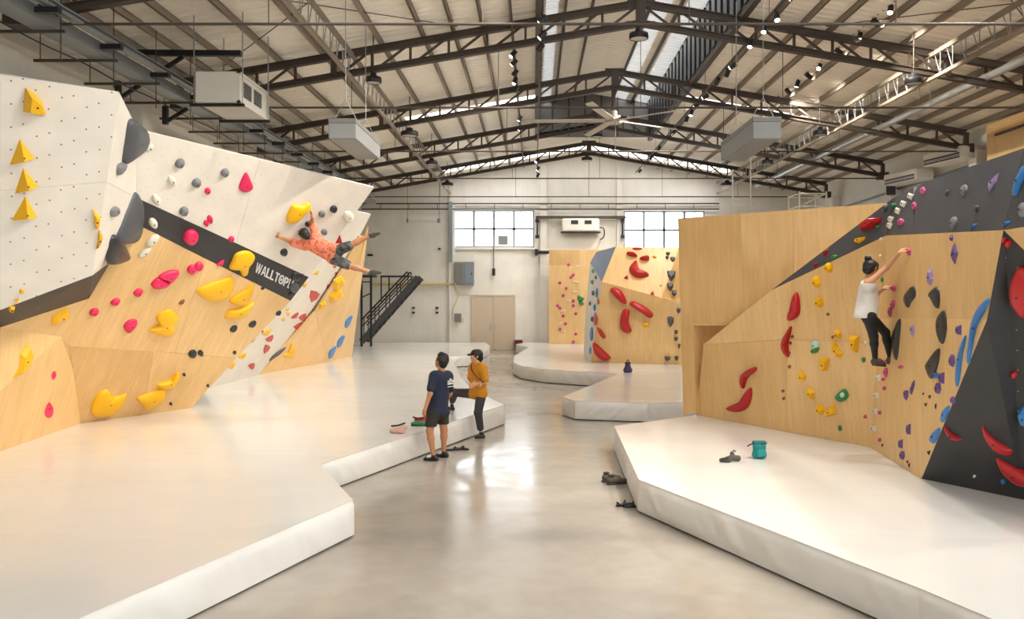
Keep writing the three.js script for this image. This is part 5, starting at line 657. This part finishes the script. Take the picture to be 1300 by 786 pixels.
// climber in white tank top
{ const hr = r2(1153, 321).add(V3(-.12, 0, .02)), hl = r2(1134, 366.5).add(V3(-.14, 0, .02)), j = { head: P(1105.5, 342, 11.05), shR: P(1103, 359, 10.9), shL: P(1101, 357, 11.24), elR: P(1126, 339, 10.85), wrR: hr, elL: P(1112, 374, 11.3), wrL: hl, hipR: P(1103, 402, 10.97), hipL: P(1102, 401, 11.2), knR: P(1109, 427, 11.0), anR: P(1111, 455, 11.15), toeR: P(1123, 462.5, 11.3), knL: P(1124, 422, 11.22), anL: P(1130, 453.5, 11.35), toeL: P(1142, 461.5, 11.42) };
  person(j, { label: 'climber in white tank top and black leggings with hair in a bun', base: P(1110, 430, 11.1), slim: .88, headK: .96, look: V3(.8, -.35, -.35), handL: { dir: V3(.9, .25, -.2), palm: V3(.3, -.9, -.1), curl: .7 }, handR: { dir: V3(.8, .5, -.1), palm: V3(.5, -.8, 0), curl: .7 }, skin: M.skinB, hairExtra: (H) => [[H.q(0, .11, -.09), .042, H.q(0, .12, -.105), .046]],
    dress: ({ put, torso, sl, sr, chest, waist, hip }, j) => {
      put('tank_top', field([...torso.slice(0, 5).map(([a, ra, q, rb]) => [a, ra + .008, q, rb + .03]), [chest, .12, hip.clone().add(V3(-.04, -.02, 0)), .15], [waist, .12, mix(j.hipL, hip, .4).add(V3(-.05, 0, 0)), .13], [waist, .12, mix(j.hipR, hip, .4).add(V3(-.05, 0, 0)), .13]], { res: 88, k: .03, clip: (X, Y, Z) => Math.max(j.hipR.y - .02 - Y, Y - j.shR.y + .01) }), M.tank);
      put('shoulder_strap', [field([[mix(sl, sr, .22).add(V3(.05, .0, 0)), .05, mix(sl, sr, .22).add(V3(-.04, -.03, 0)), .055]], { res: 36 }), field([[mix(sl, sr, .78).add(V3(.02, .0, 0)), .045, mix(sl, sr, .72).add(V3(-.04, -.03, 0)), .055]], { res: 36 })], M.tank);
      put('leggings', field([[j.hipL, .094, j.hipR, .094], ...['L', 'R'].flatMap((k) => [[j['hip' + k], .088, j['kn' + k], .056], [j['kn' + k], .056, mix(j['kn' + k], j['an' + k], .35), .052], seg(j['kn' + k], j['an' + k], .3, .95, .052, .036)])], { res: 100, k: .03 }), M.legging);
      for (const k of ['L', 'R']) { const a = j['an' + k], t = j['toe' + k]; const g = put('climbing_shoe', field([[a.clone().add(V3(-.02, -.05, 0)), .038, mix(a, t, .5).add(V3(0, -.02, 0)), .036], [mix(a, t, .4), .036, t, .024], [a.clone().add(V3(-.01, -.04, 0)), .036, a, .036]], { res: 44, k: .02 }), M.shoeGrey); put('sole', field([[a.clone().add(V3(-.03, -.085, 0)), .014, t.clone().add(V3(.01, -.022, 0)), .014]], { res: 36, k: .01 }), M.shoe, g); }
    } }); }

// ---------- things left on mats and floor ----------
function bag(name, label, cat, p, parts) { const t = thing(name, label, cat, p.toArray()); for (const [n, g, m] of parts) mesh(n, g, m, t); return t; }
const cap = (x0, y0, z0, r0, x1, y1, z1, r1) => [V3(x0, y0, z0), r0, V3(x1, y1, z1), r1];
bag('climbing_shoe', 'pale pink climbing shoe with dark straps on the mat edge', 'shoe', G(507, 550, MH), [['upper', field([cap(-.1, .05, 0, .045, .06, .05, .02, .05), cap(.02, .05, .02, .05, .09, .1, .03, .04)], { res: 44, clip: (X, Y) => .004 - Y }), std(0xd3a79a, .7)], ['strap', tube([V3(-.13, .12, .02), V3(-.02, .13, .03), V3(.1, .17, .04)], .014), M.shoe], ['toe_patch', field([cap(-.12, .035, 0, .038, -.1, .035, 0, .038)], { res: 30, clip: (X, Y) => .004 - Y }), std(0xb98e84, .7)]]);
bag('climbing_shoe', 'red climbing shoe behind the green one beside the person in navy', 'shoe', G(534, 537, MH), [['upper', field([cap(-.08, .045, -.05, .04, .05, .05, -.05, .045), cap(.03, .05, -.05, .045, .09, .1, -.03, .03)], { res: 44 }), std(0xb03a34, .6)], ['strap', tube([V3(-.14, .1, -.03), V3(-.05, .08, 0), V3(.05, .09, 0)], .014), M.shoe]]);
bag('climbing_shoe', 'green and black climbing shoe in front of the red one', 'shoe', G(533, 541, MH).add(V3(0, 0, 0)), [['upper', field([cap(-.12, .04, 0, .035, .06, .045, .02, .045)], { res: 44, clip: (X, Y) => .004 - Y }), std(0x2f7a55, .6)], ['sole', field([cap(-.14, .015, .02, .014, .1, .015, .03, .014)], { res: 40 }), M.shoe]]);
for (const [px, py, ty, l] of [[576, 572, .2, 'flat black sandal on the floor by the person in navy'], [586, 571, -.3, 'second flat black sandal lying across its pair']]) { const p = G(px, py), t = bag('sandal', l, 'sandal', p, [['sole', field([cap(-.11, .014, 0, .03, .1, .014, 0, .034)], { res: 50, k: .02, clip: (X, Y) => Math.max(.002 - Y, Y - .03) }), M.shoe], ['strap', tube([V3(-.01, .02, .045), V3(.02, .06, 0), V3(.03, .02, -.045)], .015), M.dark]]); t.rotation.y = ty; }
for (const [px, py, ty, l] of [[783, 614.5, .1, 'brown-grey trainer standing nearest the mat corner'], [776, 611, .3, 'brown-grey trainer half behind its pair']]) { const p = G(px, py), t = bag('trainer', l, 'shoe', p, [['upper', field([cap(-.1, .06, 0, .045, .04, .05, 0, .045), cap(.03, .045, 0, .045, .12, .04, 0, .034), cap(-.1, .06, 0, .045, -.09, .1, 0, .036)], { res: 52, k: .02, clip: (X, Y) => .02 - Y }), std(0x5f564c, .8)], ['sole', field([cap(-.11, .012, 0, .046, .12, .012, 0, .04)], { res: 44, k: .01, clip: (X, Y) => Math.max(.002 - Y, Y - .025) }), std(0x4b4540, .8)], ['collar', new THREE.TorusGeometry(.034, .012, 8, 16).rotateX(Math.PI / 2).translate(-.085, .125, 0), M.shoe]]); t.rotation.y = ty + .2; }
for (const [px, py, ty, l] of [[792.5, 642, .5, 'small dark sandal at the mat corner'], [802.5, 644, .1, 'dark strappy sandal against the mat skirt']]) { const p = G(px, py), t = bag('sandal', l, 'sandal', p, [['sole', field([cap(-.09, .012, 0, .03, .08, .012, 0, .032)], { res: 44, k: .02, clip: (X, Y) => Math.max(.002 - Y, Y - .026) }), M.shoe], ['strap', tube([V3(-.02, .02, .04), V3(.01, .065, 0), V3(.02, .02, -.04)], .012), M.dark], ['heel_strap', tube([V3(-.07, .02, .035), V3(-.11, .055, 0), V3(-.07, .02, -.035)], .009), M.dark]]); t.rotation.y = ty; }
bag('chalk_bag', 'teal chalk bucket with a roll top on the mat', 'chalk bag', G(964, 582, MH), [['bucket', field([cap(0, .08, 0, .085, 0, .16, 0, .09), cap(-.05, .05, 0, .05, .05, .05, 0, .05)], { res: 56, k: .03, clip: (X, Y) => Math.max(.003 - Y, Y - .2) }), std(0x1f8583, .8)], ['roll_top', new RoundedBoxGeometry(.19, .05, .1, 3, .02).translate(0, .215, 0), std(0x186a6a, .8)], ['pocket', new RoundedBoxGeometry(.11, .1, .03, 3, .012).translate(.01, .09, .08), std(0x2a9a97, .8)], ['strap', tube([V3(-.09, .2, 0), V3(-.14, .19, .02), V3(-.17, .17, .03)], .01), M.dark], ['buckle', new THREE.BoxGeometry(.03, .03, .015).translate(.02, .2, .06), M.dark]]);
bag('climbing_shoe', 'worn grey climbing shoe with its strap undone on the mat', 'shoe', G(922, 587, MH), [['upper', field([cap(-.07, .03, 0, .026, .03, .04, 0, .036), cap(.02, .04, 0, .035, .07, .07, 0, .03)], { res: 44, clip: (X, Y) => .003 - Y }), M.shoeGrey], ['strap', tube([V3(-.1, .03, .03), V3(-.05, .05, .04), V3(.02, .07, .04)], .01), M.shoe]]);
bag('climbing_shoe', 'worn grey climbing shoe leaning upright against its pair', 'shoe', G(934, 586, MH), [['upper', field([cap(-.05, .05, 0, .034, .03, .045, 0, .04), cap(-.04, .06, 0, .034, -.05, .11, 0, .028)], { res: 44, clip: (X, Y) => .003 - Y }), M.shoeGrey], ['tongue', tube([V3(-.05, .1, 0), V3(-.03, .15, .01), V3(0, .14, .02)], .012), std(0x807a70, .8)]]);
bag('chalk_bag', 'small purple patterned chalk bag in front of the boulder', 'chalk bag', G(797, 473, MH), [['bag', field([cap(0, .08, 0, .1, 0, .2, 0, .08), cap(-.06, .07, 0, .07, .06, .07, 0, .07)], { res: 44, k: .04, clip: (X, Y) => .003 - Y }), std(0x4a3b62, .8)], ['rim', new THREE.TorusGeometry(.075, .018, 8, 18).rotateX(Math.PI / 2).translate(0, .27, 0), M.dark], ['loop', tube([V3(-.05, .27, 0), V3(0, .36, 0), V3(.05, .27, 0)], .012), M.dark]]);

renderer.render(scene, camera);
